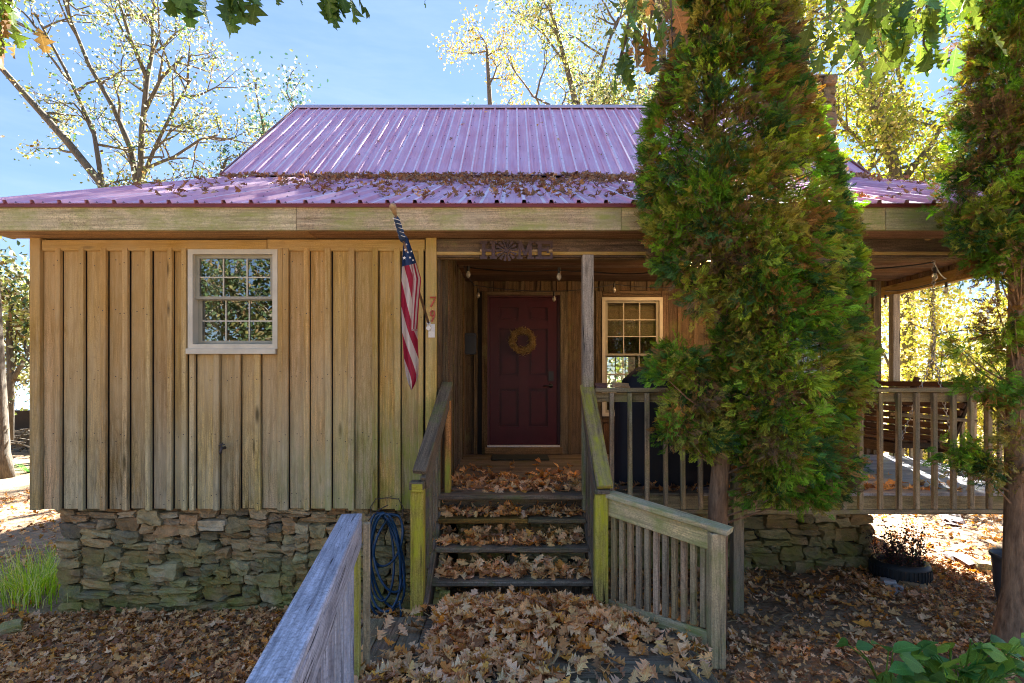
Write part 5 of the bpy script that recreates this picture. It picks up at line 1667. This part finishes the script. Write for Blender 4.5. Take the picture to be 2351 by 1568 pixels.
# main conifer in front of the porch: outline u-left, u-right per v
TD = 4.22
outline = [(-420, 1600, 1760), (-200, 1570, 1800), (0, 1552, 1820), (100, 1545, 1835), (200, 1520, 1855), (300, 1480, 1890), (400, 1468, 1930), (500, 1482, 1962), (600, 1495, 1980), (640, 1560, 1984), (700, 1640, 1985), (780, 1640, 1995), (850, 1640, 2012), (900, 1650, 1985), (1000, 1668, 1952), (1080, 1690, 1955), (1125, 1800, 1950)]
def ol(v):
    for (a, b, c), (d_, e, f) in zip(outline, outline[1:]):
        if v <= d_: k = (v - a) / (d_ - a); return b + (e - b) * k, c + (f - c) * k
    return outline[-1][1:]
cl = []
r = random.Random(11)
for i in range(760):
    v = r.uniform(-420, 1120)
    a, b = ol(v)
    m_ = (a + b) / 2; hw = (b - a) / 2
    th_ = r.uniform(math.pi * .95, math.pi * 2.05) if r.random() < .78 else r.uniform(0, math.pi)
    rad = math.sqrt(r.uniform(.45, 1)) if r.random() < .85 else r.uniform(.2, .7)
    u = m_ + math.cos(th_) * (hw - 27) * rad
    D = TD + math.sin(th_) * min(.42, hw / 300) * rad
    cl.append((tuple(P(u, v, D)), (math.cos(th_), math.sin(th_) * .8, -.12 + r.uniform(-.2, .3)), .085, .052))
for i in range(240):
    v = r.uniform(-300, 1110); a, b = ol(v); u = r.choice((a + 24, b - 26)) + r.uniform(-8, 8)
    if 610 < v < 760 and u < 1700: continue
    cl.append((tuple(P(u, v, TD + r.uniform(-.15, .15))), ((u - 1710) / 150, -.3, r.uniform(-.1, .5)), .08, .028))
for (u0, v0, ru, rv, n) in ((1560, 835, 62, 34, 20), (1590, 930, 50, 45, 15), (1550, 985, 36, 22, 8), (1620, 1010, 36, 26, 7), (1620, 870, 36, 50, 9), (1565, 610, 50, 34, 10), (1600, 690, 30, 50, 5), (1850, 1120, 80, 30, 14), (1760, 1110, 60, 40, 9), (1900, 1060, 60, 50, 8)):
    for i in range(n):
        a = r.uniform(0, 6.28); q = math.sqrt(r.random())
        cl.append((tuple(P(u0 + ru * q * math.cos(a), v0 + rv * q * math.sin(a), TD - .1 + r.uniform(-.2, .2))), (math.cos(a) - .3, -.5, -.2), .08, .045))
tr_pts = [Vector((1.58, 4.25, -.05)), P(1647, 1290, 4.25), P(1648, 1150, 4.24), P(1662, 1000, 4.23), P(1668, 860, 4.23), P(1650, 600, 4.23), P(1632, 300, 4.23), P(1620, 0, 4.23), P(1640, -420, 4.23)]
def dead1(c, r_, k):
    v = 872 - (c[2] - EYE) * 1250 / c[1]; u = 1175.5 + c[0] * 1250 / c[1]
    inner = 1 if abs(u - 1690) < 150 else 0
    if v < 260 and inner and r_.random() < .15: return 2
    if v > 900 and r_.random() < .12: return 2
    if u > 1850 and r_.random() < .5: return 0
    return k
conifer('conifer_tree', 'tall arborvitae with green and rusty foliage in front of the porch railing', (1.58, 4.25, 0), tr_pts, [.09, .078, .073, .07, .066, .06, .05, .04, .03], cl, 21, deadfn=dead1, dens=46)

# right conifer
cl = []
ol2 = [(-300, 2260, 2560), (0, 2232, 2580), (100, 2225, 2600), (200, 2215, 2620), (300, 2200, 2620), (400, 2178, 2640), (480, 2165, 2640), (560, 2215, 2640), (620, 2262, 2640), (1160, 2262, 2600)]
def o2(v):
    for (a, b, c), (d_, e, f) in zip(ol2, ol2[1:]):
        if v <= d_: k = (v - a) / (d_ - a); return b + (e - b) * k, c + (f - c) * k
    return ol2[-1][1:]
r = random.Random(31)
for i in range(560):
    v = r.uniform(-300, 640) if i < 548 else r.uniform(640, 1120)
    a, b = o2(v)
    u = a + 14 + (b - a - 28) * (r.random() ** (1.3))
    D = 4.05 + r.uniform(-.4, .35) * min(1, (u - a) / 120 + .2)
    if v > 640 and (u < 2270 or r.random() < .15): continue
    s = (u - (a + b) / 2) / (b - a)
    cl.append((tuple(P(u, v, D)), (s * 2, -.6, r.uniform(-.4, .3)), .085, .055))
for (u0, v0, ru, rv, n) in ((2225, 810, 40, 20, 3), (2310, 760, 45, 60, 8), (2280, 900, 60, 35, 8), (2290, 1060, 70, 45, 12), (2200, 1040, 30, 15, 2), (2335, 940, 25, 80, 7)):
    for i in range(n):
        a = r.uniform(0, 6.28); q = math.sqrt(r.random())
        cl.append((tuple(P(u0 + ru * q * math.cos(a), v0 + rv * q * math.sin(a), 4.05 + r.uniform(-.15, .15))), (math.cos(a) - .5, -.5, -.1), .08, .042))
conifer('conifer_tree', 'dark blue green arborvitae cut off by the right edge of the picture', (3.78, 4.1, 0),
        [Vector((3.72, 4.08, -.05)), Vector((3.74, 4.08, .08)), P(2332, 1350, 4.1), P(2335, 1200, 4.1), P(2338, 900, 4.1), P(2345, 500, 4.1), P(2345, 100, 4.1), P(2345, -300, 4.1)], [.17, .12, .085, .08, .075, .065, .055, .04], cl, 41, mix=(.72, .14, .14), dens=46)

# ------------------------------------------------------------------ deciduous trees behind
LT = [leaf_template('simple', c, b, 0, i) for i, (c, b) in enumerate(((1.2, .5), (-1.2, .3), (.6, -.8)))]


def grow(r, p, d_, L, rad, depth, soup, tips, droop=0.0, curve=.25, split=(2, 3)):
    n = 4; pts = [p]; q = p.copy(); dd = d_.copy()
    for i in range(n):
        dd = (dd + Vector((r.gauss(0, curve), r.gauss(0, curve), r.gauss(0, curve) + (.05 - droop))) * .5).normalized()
        q = q + dd * L / n; pts.append(q.copy())
        if depth <= 1: tips.append((q.copy(), dd.copy()))
    soup.tube(pts, [rad * (1 - .45 * i / n) for i in range(n + 1)], 6 if rad > .04 else 4)
    if depth <= 0: return
    for k in range(r.randint(*split)):
        i = r.randint(2, n) if k else n
        ax_ = Vector((r.gauss(0, 1), r.gauss(0, 1), r.gauss(0, .6))).normalized()
        nd = (dd + ax_ * r.uniform(.5, .9)).normalized()
        grow(r, pts[i], nd, L * r.uniform(.6, .82), rad * .5, depth - 1, soup, tips, droop, curve, split)


def leaf_crown(tips, nleaf, size, spread, cols, wts, seed, name, parent, mat=None):
    r = np.random.RandomState(seed)
    tp_ = np.array([tuple(t_[0]) for t_ in tips]); 
    idx = r.randint(0, len(tp_), nleaf)
    pos = tp_[idx] + r.normal(0, spread, (nleaf, 3))
    R = rot_basis(r.normal(0, 1, (nleaf, 3)) + np.array([0, 0, .4]), r.uniform(0, 6.28, nleaf))
    tint = palette(nleaf, cols, wts, .25) * (0.8 + .4 * np.sin(idx * 1.7)[:, None] ** 2)
    V, F, T = scatter(LT, pos, R, r.uniform(size * .7, size * 1.3, nleaf), np.clip(tint, 0, 1))
    o = link(name, mesh_arrays(name, V - np.array(W[parent].translation), F, False, T), mat or M['tree_leaf'], parent, W[parent])
    o['kind'] = 'stuff'
    return o


def tree(label, base, limbs, nleaf, size, spread, cols, wts, seed, depth=2, L=1.6, rad=.07, group=None, droop=0., split=(2, 3), name='deciduous_tree'):
    """limbs: polylines of points (first starts at the base); twigs sprout along them"""
    base = Vector(base)
    t_ = thing(name, label, 'tree', base, group)
    r = random.Random(seed); s_ = Soup(); tips = []; tw = Soup()
    for (pts, r0, r1_) in limbs:
        n = len(pts); s_.tube(pts, [r0 + (r1_ - r0) * i / (n - 1) for i in range(n)], 8)
        for i in range(1 if n > 2 else 0, n):
            d_ = (Vector(pts[i]) - Vector(pts[i - 1])).normalized()
            for k in range(2 if i < n - 1 else 3):
                ax_ = Vector((r.gauss(0, 1), r.gauss(0, 1), r.gauss(0, .5))).normalized()
                st_ = Vector(pts[i - 1]).lerp(Vector(pts[i]), r.uniform(.4, 1))
                grow(r, st_, (d_ * .6 + ax_).normalized(), L * r.uniform(.6, 1.1), min(rad, r0 * .6), depth, tw, tips, droop, .3, split)
    s_.build('trunk', M['bark_grey'], t_, True)
    tw.build('branches', M['bark_grey'], t_)['kind'] = 'stuff'
    leaf_crown(tips, nleaf, size, spread, cols, wts, seed, 'crown', t_)
    return t_


YG = [(.34, .38, .12), (.50, .50, .22), (.10, .17, .09), (.66, .68, .50), (.22, .15, .07)]
YEL = [(.44, .42, .11), (.34, .38, .08), (.60, .57, .28), (.19, .25, .06)]
TEAL = [(.07, .14, .11), (.36, .4, .26), (.5, .52, .38), (.2, .25, .12)]
BGG = 'trees standing behind the cabin'
# left, leaning limb and forked tree
tree('leafy limb leaning out to the upper left behind the porch roof', P(262, 1000, 15), [([P(262, 1000, 15), P(258, 640, 15), P(235, 425, 15), P(150, 320, 15), P(60, 220, 15), P(-20, 130, 15), P(-120, 10, 15)], .15, .05), ([P(235, 425, 15), P(215, 300, 15.5), P(150, 160, 15.6), P(80, 30, 15.6)], .07, .03)], 2600, .10, .16, YG, (3, 2, 2.4, 3, .7), 51, 2, 1.1, .04, BGG)
tree('sparse forked tree with pale leaves rising above the left of the porch roof', P(325, 1000, 16), [([P(325, 1000, 16), P(322, 640, 16), P(322, 420, 16), P(326, 300, 16), P(338, 180, 16), P(350, 120, 16), P(352, 20, 16)], .12, .04), ([P(318, 440, 16), P(300, 340, 16), P(262, 250, 16), P(205, 150, 16), P(160, 40, 16), P(130, -50, 16)], .1, .03), ([P(338, 180, 16), P(300, 90, 16), P(275, 10, 16), P(260, -60, 16)], .07, .03), ([P(330, 260, 16), P(370, 180, 16), P(420, 130, 16)], .06, .03), ([P(325, 390, 16), P(400, 360, 16), P(460, 320, 16), P(500, 310, 16)], .05, .02), ([P(322, 420, 16), P(360, 330, 16), P(400, 250, 16), P(440, 180, 16)], .06, .03)], 5600, .095, .17, YG, (3, 2, 2.4, 3.4, .6), 52, 2, 1.1, .04, BGG)
tree('small dark crown poking up beside the left end of the upper roof', P(620, 1000, 19), [([P(620, 1000, 19), P(620, 500, 19), P(612, 360, 19), P(606, 300, 19)], .12, .05), ([P(640, 500, 19), P(668, 330, 19), P(690, 262, 19)], .06, .03)], 2600, .12, .26, TEAL, (3, 2, 2, 1), 53, 1, 1.1, .04, BGG)
tree('low leafy branch with blue green leaves between forked tree and upper roof', P(470, 1000, 18), [([P(470, 1000, 18), P(480, 500, 18), P(500, 420, 18), P(520, 365, 18)], .12, .04)], 900, .12, .26, TEAL, (4, 1, 1, 1), 54, 1, .8, .03, BGG)
# behind the ridge
tree('narrow yellowish tree above the middle of the roof ridge', P(1130, 1000, 24), [([P(1130, 1000, 24), P(1130, 400, 24), P(1125, 240, 24), P(1120, 150, 24), P(1118, 110, 24)], .16, .05)], 2300, .13, .28, [(.62, .48, .16), (.66, .60, .36), (.35, .26, .10), (.2, .25, .12)], (3, 3, 2, 1), 55, 2, 1.1, .04, BGG)
tree('tall airy tree with pale green leaves above the right of the roof ridge', P(1330, 1000, 24), [([P(1330, 1000, 24), P(1330, 400, 24), P(1325, 250, 24), P(1300, 150, 24), P(1270, 40, 24), P(1260, 20, 24)], .2, .05), ([P(1330, 300, 24), P(1370, 190, 24), P(1400, 90, 24), P(1420, 40, 24)], .1, .04), ([P(1330, 320, 24), P(1260, 240, 24), P(1220, 220, 24)], .08, .03), ([P(1335, 320, 24), P(1410, 240, 24), P(1450, 200, 24)], .08, .03), ([P(1300, 150, 24), P(1250, 80, 24), P(1230, 50, 24)], .06, .03)], 7200, .135, .34, [(.45, .50, .14), (.66, .64, .42), (.16, .24, .12), (.55, .52, .25)], (3, 3, 2, 2), 56, 2, 1.5, .05, BGG)
tree('low bushy tree filling the gap right above the ridge beside the conifer', P(1450, 1000, 23), [([P(1450, 1000, 23), P(1450, 400, 23), P(1450, 260, 23)], .16, .06), ([P(1450, 400, 23), P(1500, 280, 23), P(1530, 230, 23)], .1, .04), ([P(1450, 400, 23), P(1400, 290, 23), P(1370, 250, 23)], .1, .04)], 4200, .14, .4, YG, (3, 2, 2, 2, 1), 57, 1, 1.2, .05, BGG)
tree('tiny leafy treetop just showing over the ridge left of the yellowish tree', P(1045, 1000, 26), [([P(1045, 1000, 26), P(1045, 400, 26), P(1045, 240, 26)], .12, .04)], 700, .14, .2, TEAL, (3, 2, 1, 1), 58, 1, .8, .03, BGG)
# right: yellow-green canopy
tree('broad yellow green maple behind the chimney and right end of the roof', P(2080, 1100, 14), [([P(2080, 1100, 14), P(2080, 600, 14), P(2060, 430, 14), P(2040, 330, 14), P(1990, 200, 14), P(1950, 60, 14), P(1920, -60, 14)], .22, .06), ([P(2060, 430, 14), P(2140, 330, 14), P(2180, 250, 14)], .1, .04), ([P(2040, 330, 14), P(1980, 330, 14), P(1950, 300, 14)], .08, .03), ([P(1990, 200, 14), P(2080, 120, 14), P(2110, 20, 14)], .09, .03), ([P(1950, 60, 14), P(1880, 30, 14)], .06, .03), ([P(2080, 600, 14), P(2000, 420, 14), P(1970, 370, 14)], .08, .03), ([P(2080, 600, 14), P(2150, 420, 14), P(2210, 370, 14)], .08, .03)], 15000, .115, .25, YEL, (3, 4, 2, 2), 59, 2, 1.15, .05, BGG)
tc_ = Vector((8.0, 30, 25.2))  # unseen tall tree, added to shade the lower roof and the near railing
limbs_ = [([(8.6, 30, 0), (8.5, 30, 12), (8.3, 30, 20), (8.0, 30, 24.5), (7.8, 30, 26.5)], .3, .10)]
for (x_, z_) in ((5.2, 25.2), (6.4, 26.6), (9.6, 26.8), (11.2, 26.4), (11.4, 27.6), (10.3, 28.0), (12.2, 27.2), (10.2, 24.9), (6.6, 24.4)):
    limbs_.append(([(8.3, 30, 22.5), ((8.3 + x_) / 2, 30 + RND.uniform(-.8, .8), (22.9 + z_) / 2), (x_, 30 + RND.uniform(-.8, .8), z_)], .12, .05))
tree('added shade tree far behind the cabin, its unseen crown above the top of the picture', (8.6, 30, 0), limbs_, 12500, .26, .42, YG, (3, 3, 2, 2, 1), 60, 1, 1.0, .06, BGG)
# yellow woods seen through the porch
for (u, v, D, s_d, lab) in ((2120, 760, 12.5, 61, 'bright yellow sapling seen between the porch corner post and the swing chain'), (2270, 700, 13.5, 62, 'bright yellow tree seen behind the swing chain'), (2420, 700, 12.5, 63, 'yellow tree past the right end of the porch')):
    tree(lab, P(u, 1060, D), [([P(u, 1060, D), P(u + 10, 900, D), P(u + 25, v, D), P(u + 10, v - 120, D)], .09, .03), ([P(u, 1000, D), P(u - 70, 860, D), P(u - 100, v + 30, D)], .05, .02), ([P(u, 1000, D), P(u + 80, 880, D), P(u + 110, v + 60, D)], .05, .02), ([P(u, 1040, D), P(u - 80, 1000, D)], .04, .02), ([P(u, 1040, D), P(u + 80, 990, D)], .04, .02)], 8500, .10, .32, [(.78, .68, .22), (.66, .64, .18), (.85, .80, .5), (.42, .46, .12)], (4, 3, 3, 2), s_d, 2, .8, .03, 'yellow trees behind the porch')
# left edge
tree('bright bushy tree at the left edge beside the cabin corner', P(20, 1010, 13.5), [([P(20, 1010, 13.5), P(25, 860, 13.5), P(20, 740, 13.5), P(30, 690, 13.5)], .10, .04), ([P(20, 900, 13.5), P(-50, 780, 13.5), P(-80, 700, 13.5)], .06, .03), ([P(25, 880, 13.5), P(70, 800, 13.5), P(90, 730, 13.5)], .06, .03)], 6500, .12, .34, YG, (3, 3, 2, 3, 1.2), 71, 2, .9, .04)
q = thing('tree_trunk', 'grey tree trunk at the left edge standing on the leafy ground', 'tree', P(2, 1095, 11.4))
s_ = Soup(); s_.tube([P(5, 1100, 11.4), P(2, 1040, 11.4), P(-4, 900, 11.4), P(-14, 700, 11.4), P(-30, 400, 11.4), P(-40, 0, 11.4)], [.22, .16, .14, .12, .1, .06], 10); s_.build('trunk', M['bark_grey'], q, True)
tips = [(P(-40 + RND.uniform(-120, 60), RND.uniform(-260, 60), 11.4 + RND.uniform(-1, 1)), None) for _ in range(60)]
leaf_crown(tips, 2500, .12, .25, YG, (3, 2, 2, 2, 1), 77, 'crown', q)
# far woods as one mass
tips = []
for i in range(420):
    a = RND.uniform(-1.25, 1.25); D = RND.uniform(34, 48)
    hgt = 5.5 + 3.0 * math.sin(a * 7) + 2 * math.sin(a * 17 + 1)
    tips.append((Vector((D * math.tan(a) if abs(a) < 1.1 else D * 2 * a, D, RND.uniform(0.2, max(2, hgt)))), None))
wd = tag(empty('far_woods', (0, 40, 0)), 'hazy mass of pale autumn woods far behind the cabin', 'woods', kind='stuff')
leaf_crown(tips, 26000, .42, .9, YG, (3, 3, 2, 3, 1), 78, 'woods_foliage', wd)

# trees behind the viewer: the yard goes on there and the windows mirror it
for k, (x, y, h) in enumerate(((-8, -12.5, 7.5), (-11.5, -14, 8), (-4.5, -26, 9), (4.8, -15, 8), (11, -26, 9))):
    b = Vector((x, y, 0)); rr = random.Random(90 + k)
    tree(('sunlit tree facing the left window, nearer of two beside each other', 'sunlit tree facing the left window, farther left of the pair', 'tall sunlit tree far across the front yard, opposite the steps', 'sunlit tree across the yard facing the porch window', 'tall sunlit tree at the far right of the front yard')[k], b, [([b, b + Vector((.2, 0, h * .4)), b + Vector((rr.uniform(-.6, .6), 0, h * .75)), b + Vector((0, 0, h))], .25, .08), ([b + Vector((.2, 0, h * .4)), b + Vector((-2, .5, h * .65))], .1, .05), ([b + Vector((.2, 0, h * .4)), b + Vector((2, -.5, h * .7))], .1, .05)], 7500, .18, .6, [(.06, .09, .03), (.13, .12, .04), (.05, .08, .035), (.2, .14, .07)], (3, 2, 3, 1), 90 + k, 1, 2.2, .08, 'trees across the front yard')

# ------------------------------------------------------------------ the oak overhead
oak = thing('oak_tree', 'oak whose lobed green and orange leaves hang into the top of the picture', 'tree', (-2.6, -1.6, 0))
s_ = Soup()
s_.tube([(-2.6, -1.6, -.1), (-2.55, -1.55, 1.5), (-2.4, -1.3, 3.2), (-2.0, -.9, 4.6), (-1.5, -.2, 5.8)], [.3, .24, .21, .17, .12], 12)
s_.build('trunk', M['bark_grey'], oak, True)
twigs = Soup()
OL = {}
for mk in ('oak_green', 'oak_yellow', 'oak_orange'):
    for k, (c, b, tw_) in enumerate(((.5, .3, .1), (-.6, .4, -.2), (.9, -.3, .3))):
        tv, tf_ = leaf_template('oak', c, b, tw_, 30 + k)
        tv = tv + np.array([.45, 0, 0], dtype=np.float32)
        me = mesh_arrays('oak_leaf', tv, tf_, True); me.materials.append(M[mk]); OL[(mk, k)] = me
def oak_leaf(p, d_, size, mk, roll=None):
    R = dir_basis(np.array([tuple(d_)]), np.array([roll if roll is not None else RND.gauss(1.57, .7)]))[0] * size
    Mx = Matrix([[*R[a], p[a]] for a in range(3)] + [[0, 0, 0, 1]])
    link('leaf', OL[(mk, RND.randrange(3))], None, oak, Mx)
hub = Vector((-1.5, -.2, 5.8))
def spray(path, n, size, mks, spread=.06, start=.45, down=1.0, rt=.012):
    pts = [Vector(q) for q in path]
    twigs.tube(pts, [rt * (1 - .7 * i / (len(pts) - 1)) for i in range(len(pts))], 5)
    for i in range(n):
        f = start + (1 - start) * (i + .5) / n * 1.0
        k = min(int(f * (len(pts) - 1)), len(pts) - 2); g = f * (len(pts) - 1) - k
        p = pts[k].lerp(pts[k + 1], g)
        d_ = (pts[k + 1] - pts[k]).normalized() * .5 + Vector((RND.gauss(0, .5), RND.gauss(0, .35), -down + RND.gauss(0, .3)))
        oak_leaf(p + Vector((RND.gauss(0, spread), RND.gauss(0, spread), RND.gauss(0, spread * .4))), d_, size * RND.uniform(.75, 1.2), RND.choice(mks), RND.gauss(0, .8))
# limbs reach forward over the walkway
for tgt in (P(470, -90, 2.6), P(760, -110, 2.6), P(60, -60, 2.8), P(1500, -120, 3.0), P(2030, -120, 3.2)):
    m1 = hub.lerp(tgt, .5) + Vector((0, 0, .6)); twigs.tube([hub, m1, tgt], [.05, .03, .014], 6)
G = ['oak_green']; GY = ['oak_green', 'oak_yellow', 'oak_yellow']; O = ['oak_orange', 'oak_yellow', 'oak_green']
spray([P(470, -90, 2.6), P(440, -40, 2.6), P(415, -15, 2.6)], 5, .15, G, .03, .3)
spray([P(470, -90, 2.6), P(510, -40, 2.6), P(520, -12, 2.6)], 5, .16, G, .03, .4)
spray([P(470, -90, 2.6), P(550, -60, 2.6), P(570, -25, 2.6)], 3, .13, G, .03, .5)
for (u, v, l, dx) in ((408, -8, .10, -.3), (428, -14, .11, .15), (470, -10, .15, .1), (500, 0, .17, .35), (540, -25, .13, .25), (735, -25, .15, .15), (770, -15, .16, -.1), (800, -25, .17, .25), (640, -20, .07, 0), (685, -18, .06, .2), (976, -8, .05, 0), (815, -20, .14, .5)):
    oak_leaf(P(u, v, 2.6), Vector((dx, RND.uniform(-.2, .2), -1)), l, 'oak_green', RND.gauss(0, .35))
spray([P(760, -110, 2.6), P(750, -60, 2.6), P(770, -20, 2.6)], 5, .15, G, .04, .5)
spray([P(60, -60, 2.8), P(30, -20, 2.8), P(10, 40, 2.8), P(0, 90, 2.8)], 14, .13, O, .05, .2)
spray([P(-40, -60, 2.8), P(-20, 20, 2.8), P(10, 110, 2.8)], 10, .13, O, .06, .3)
spray([P(1500, -120, 3.0), P(1470, -30, 3.0), P(1440, 60, 3.0), P(1425, 150, 3.0)], 22, .135, GY, .07, .25)
spray([P(1500, -120, 3.0), P(1500, 0, 3.05), P(1490, 80, 3.05), P(1495, 110, 3.05)], 22, .135, O + ['oak_orange'], .08, .3)
spray([P(1500, -120, 3.0), P(1540, 0, 3.1), P(1545, 110, 3.1)], 12, .12, O, .06, .3)
spray([P(1445, 60, 3.0), P(1425, 130, 3.0), P(1418, 180, 3.0)], 7, .12, G, .03, .3)
spray([P(2030, -120, 3.2), P(1960, -20, 3.2), P(1900, 40, 3.2)], 16, .16, GY, .09, .3)
spray([P(2030, -120, 3.2), P(2010, 0, 3.2), P(1960, 90, 3.2)], 26, .17, GY + G, .10, .3)
spray([P(2030, -120, 3.2), P(2080, 0, 3.2), P(2060, 110, 3.2)], 26, .17, GY + G, .10, .3)
spray([P(2030, -120, 3.2), P(2130, 0, 3.2), P(2120, 100, 3.2), P(2130, 120, 3.2)], 24, .16, GY + G, .08, .3)
spray([P(2130, -60, 3.2), P(2200, -20, 3.2), P(2215, 10, 3.2)], 10, .14, GY, .07, .3)
twigs.build('branch', M['bark_grey'], oak)

# ------------------------------------------------------------------ grass clump, plants, shed
gcx = P(70, 1365, 5.2); gcx.z = 0
gt = thing('grass_tuft', 'sunlit yellow green clump of long grass left of the stone foundation', 'grass', gcx)
n = 900
V, F, T = [], [], []
r = random.Random(3)
for i in range(n):
    bx_, by_ = gcx.x + r.gauss(0, .28), gcx.y + r.gauss(.1, .3)
    a = math.atan2(by_ - gcx.y, bx_ - gcx.x) + r.gauss(0, .6); L = r.uniform(.18, .48); w = r.uniform(.003, .006)
    col = r.choice([(.62, .68, .12), (.46, .60, .08), (.75, .72, .35), (.28, .42, .06)])
    dx_, dy_ = math.cos(a), math.sin(a); le = r.uniform(.2, .9); i0 = len(V)
    for k in range(4):
        f = k / 3; px_ = bx_ + dx_ * L * le * f * f; py_ = by_ + dy_ * L * le * f * f; pz_ = L * (f - .45 * le * f * f)
        ww = w * (1 - f * .85)
        V += [(px_ - dy_ * ww, py_ + dx_ * ww, pz_), (px_ + dy_ * ww, py_ - dx_ * ww, pz_)]; T += [col, col]
    for k in range(3): F.append((i0 + 2 * k, i0 + 2 * k + 1, i0 + 2 * k + 3, i0 + 2 * k + 2))
o = link('blades', mesh_arrays('blades', np.array(V) - np.array(gcx), F, False, np.array(T)), M['grass'], gt, W[gt]); o['kind'] = 'stuff'
# spiky grass further back
g2 = P(70, 1085, 12); g2.z = 0
gt2 = thing('grass_tuft', 'small dark spiky grass tuft on the far ground beside the cabin corner', 'grass', g2)
s_ = Soup()
for i in range(60):
    a = r.uniform(0, 6.28); L = r.uniform(.2, .5); s_.add([g2 + Vector((-.01, 0, 0)), g2 + Vector((.01, 0, 0)), g2 + Vector((math.cos(a) * L, math.sin(a) * L, L * r.uniform(.3, .9)))], [(0, 1, 2)])
s_.build('blades', M['plant_green'], gt2)

BL = []
for k, (c, b) in enumerate(((.6, .5), (-.5, .6), (.9, -.5))):
    tv, tf_ = leaf_template('broad', c, -abs(b), 0, 60 + k); tv = tv + np.array([.45, 0, 0], dtype=np.float32)
    for mk in ('plant_green', 'plant_light'):
        me = mesh_arrays('plant_leaf', tv, tf_, True); me.materials.append(M[mk]); BL.append(me)
def broad_plant(label, base, leaves, seed):
    t_ = thing('broad_leaf_plant', label, 'plant', base); r_ = random.Random(seed)
    s_ = Soup()
    for (u, v, D, ang, L, lt) in leaves:
        p = P(u, v, D); b = Vector(base) + Vector((r_.uniform(-.08, .08), r_.uniform(-.05, .05), 0))
        s_.tube([b, b.lerp(p, .55) + Vector((0, 0, .06)), p], [.006, .005, .003], 5)
        d_ = Vector((math.cos(ang), r_.uniform(-.5, .2), math.sin(ang)))
        R = dir_basis(np.array([tuple(d_)]), np.array([r_.gauss(.5, .35)]))[0] * L
        Mx = Matrix([[*R[a], p[a]] for a in range(3)] + [[0, 0, 0, 1]])
        link('leaf', BL[r_.randrange(3) * 2 + (1 if lt else 0)], None, t_, Mx)
    s_.build('stem', M['plant_light'], t_)
lv = []
r = random.Random(8)
for i in range(70):
    u = r.uniform(2040, 2350); v = r.uniform(1480, 1575) - (15 if u > 2180 else 0); lv.append((u, v, r.uniform(3.15, 3.5), r.uniform(-1.2, .5) if r.random() < .6 else r.uniform(2.4, 4.2), r.uniform(.10, .17), r.random() < .4))
broad_plant('bushy low plant with broad green leaves at the bottom right corner', (2.75, 3.35, 0), lv, 1)
broad_plant('thin leggy stem with one green leaf, left of the bushy plant', (2.35, 3.45, 0), [(1945, 1478, 3.45, 2.9, .14, False), (1965, 1484, 3.45, .2, .10, False), (1995, 1560, 3.3, -1, .12, True)], 2)
broad_plant('upright stem with wide leaves rising between the two other plants', (2.3, 3.3, 0), [(2040, 1492, 3.3, 2.6, .15, False), (2050, 1494, 3.3, .3, .16, False), (2030, 1545, 3.25, -1.4, .16, True), (2100, 1500, 3.3, .9, .15, False)], 3)

# open shed with blue metal roof at the left edge
sx0, sx1, sD = -17.5, -12.0, 16.5
sh = thing('open_shed', 'low open shed with a pale blue metal roof beyond the cabin corner', 'shed', (-14.5, sD, 0))
for i in range(6):
    x = sx0 + i * .92
    bar('roof_panel', (x + .46, sD - .4, 1.15), (x + .46, sD + 1.8, 2.05), .9, .03, M['blue_roof'], sh, (1, 0, 0), .004)
    for k in range(4): bar('roof_rib', (x + .1 + .23 * k, sD - .4, 1.175), (x + .1 + .23 * k, sD + 1.8, 2.075), .03, .02, M['blue_roof'], sh, (1, 0, 0), 0)
for x in (sx0 + .1, -15.6, -13.9, sx1 - .1): bar('post', (x, sD, -.05), (x, sD, 1.2), .12, .12, M['shed_dark'], sh)
bar('back_board', ((sx0 + sx1) / 2 - 2.7, sD + 1.6, .9), ((sx0 + sx1) / 2 + 2.7, sD + 1.6, .9), 1.8, .04, M['shed_dark'], sh, (0, 0, 1))
bar('low_board', (sx0, sD - .02, .35), (sx1, sD - .02, .35), .2, .04, M['swing'], sh, (0, 0, 1))
bp = thing('brush_pile', 'pile of bare dead branches lying in front of the open shed', 'branches', (-13.2, 15.2, 0))
r = random.Random(14); s_ = Soup()
for i in range(46):
    a = Vector((-13.2 + r.gauss(0, .9), 15.2 + r.gauss(0, .4), r.uniform(0, .45))); s_.tube([a, a + Vector((r.gauss(0, .5), r.gauss(0, .3), r.uniform(-.05, .4))), a + Vector((r.gauss(0, 1.0), r.gauss(0, .5), r.uniform(-.05, .3)))], [.03, .02, .01], 5)
s_.build('dead_branches', M['bark_grey'], bp)
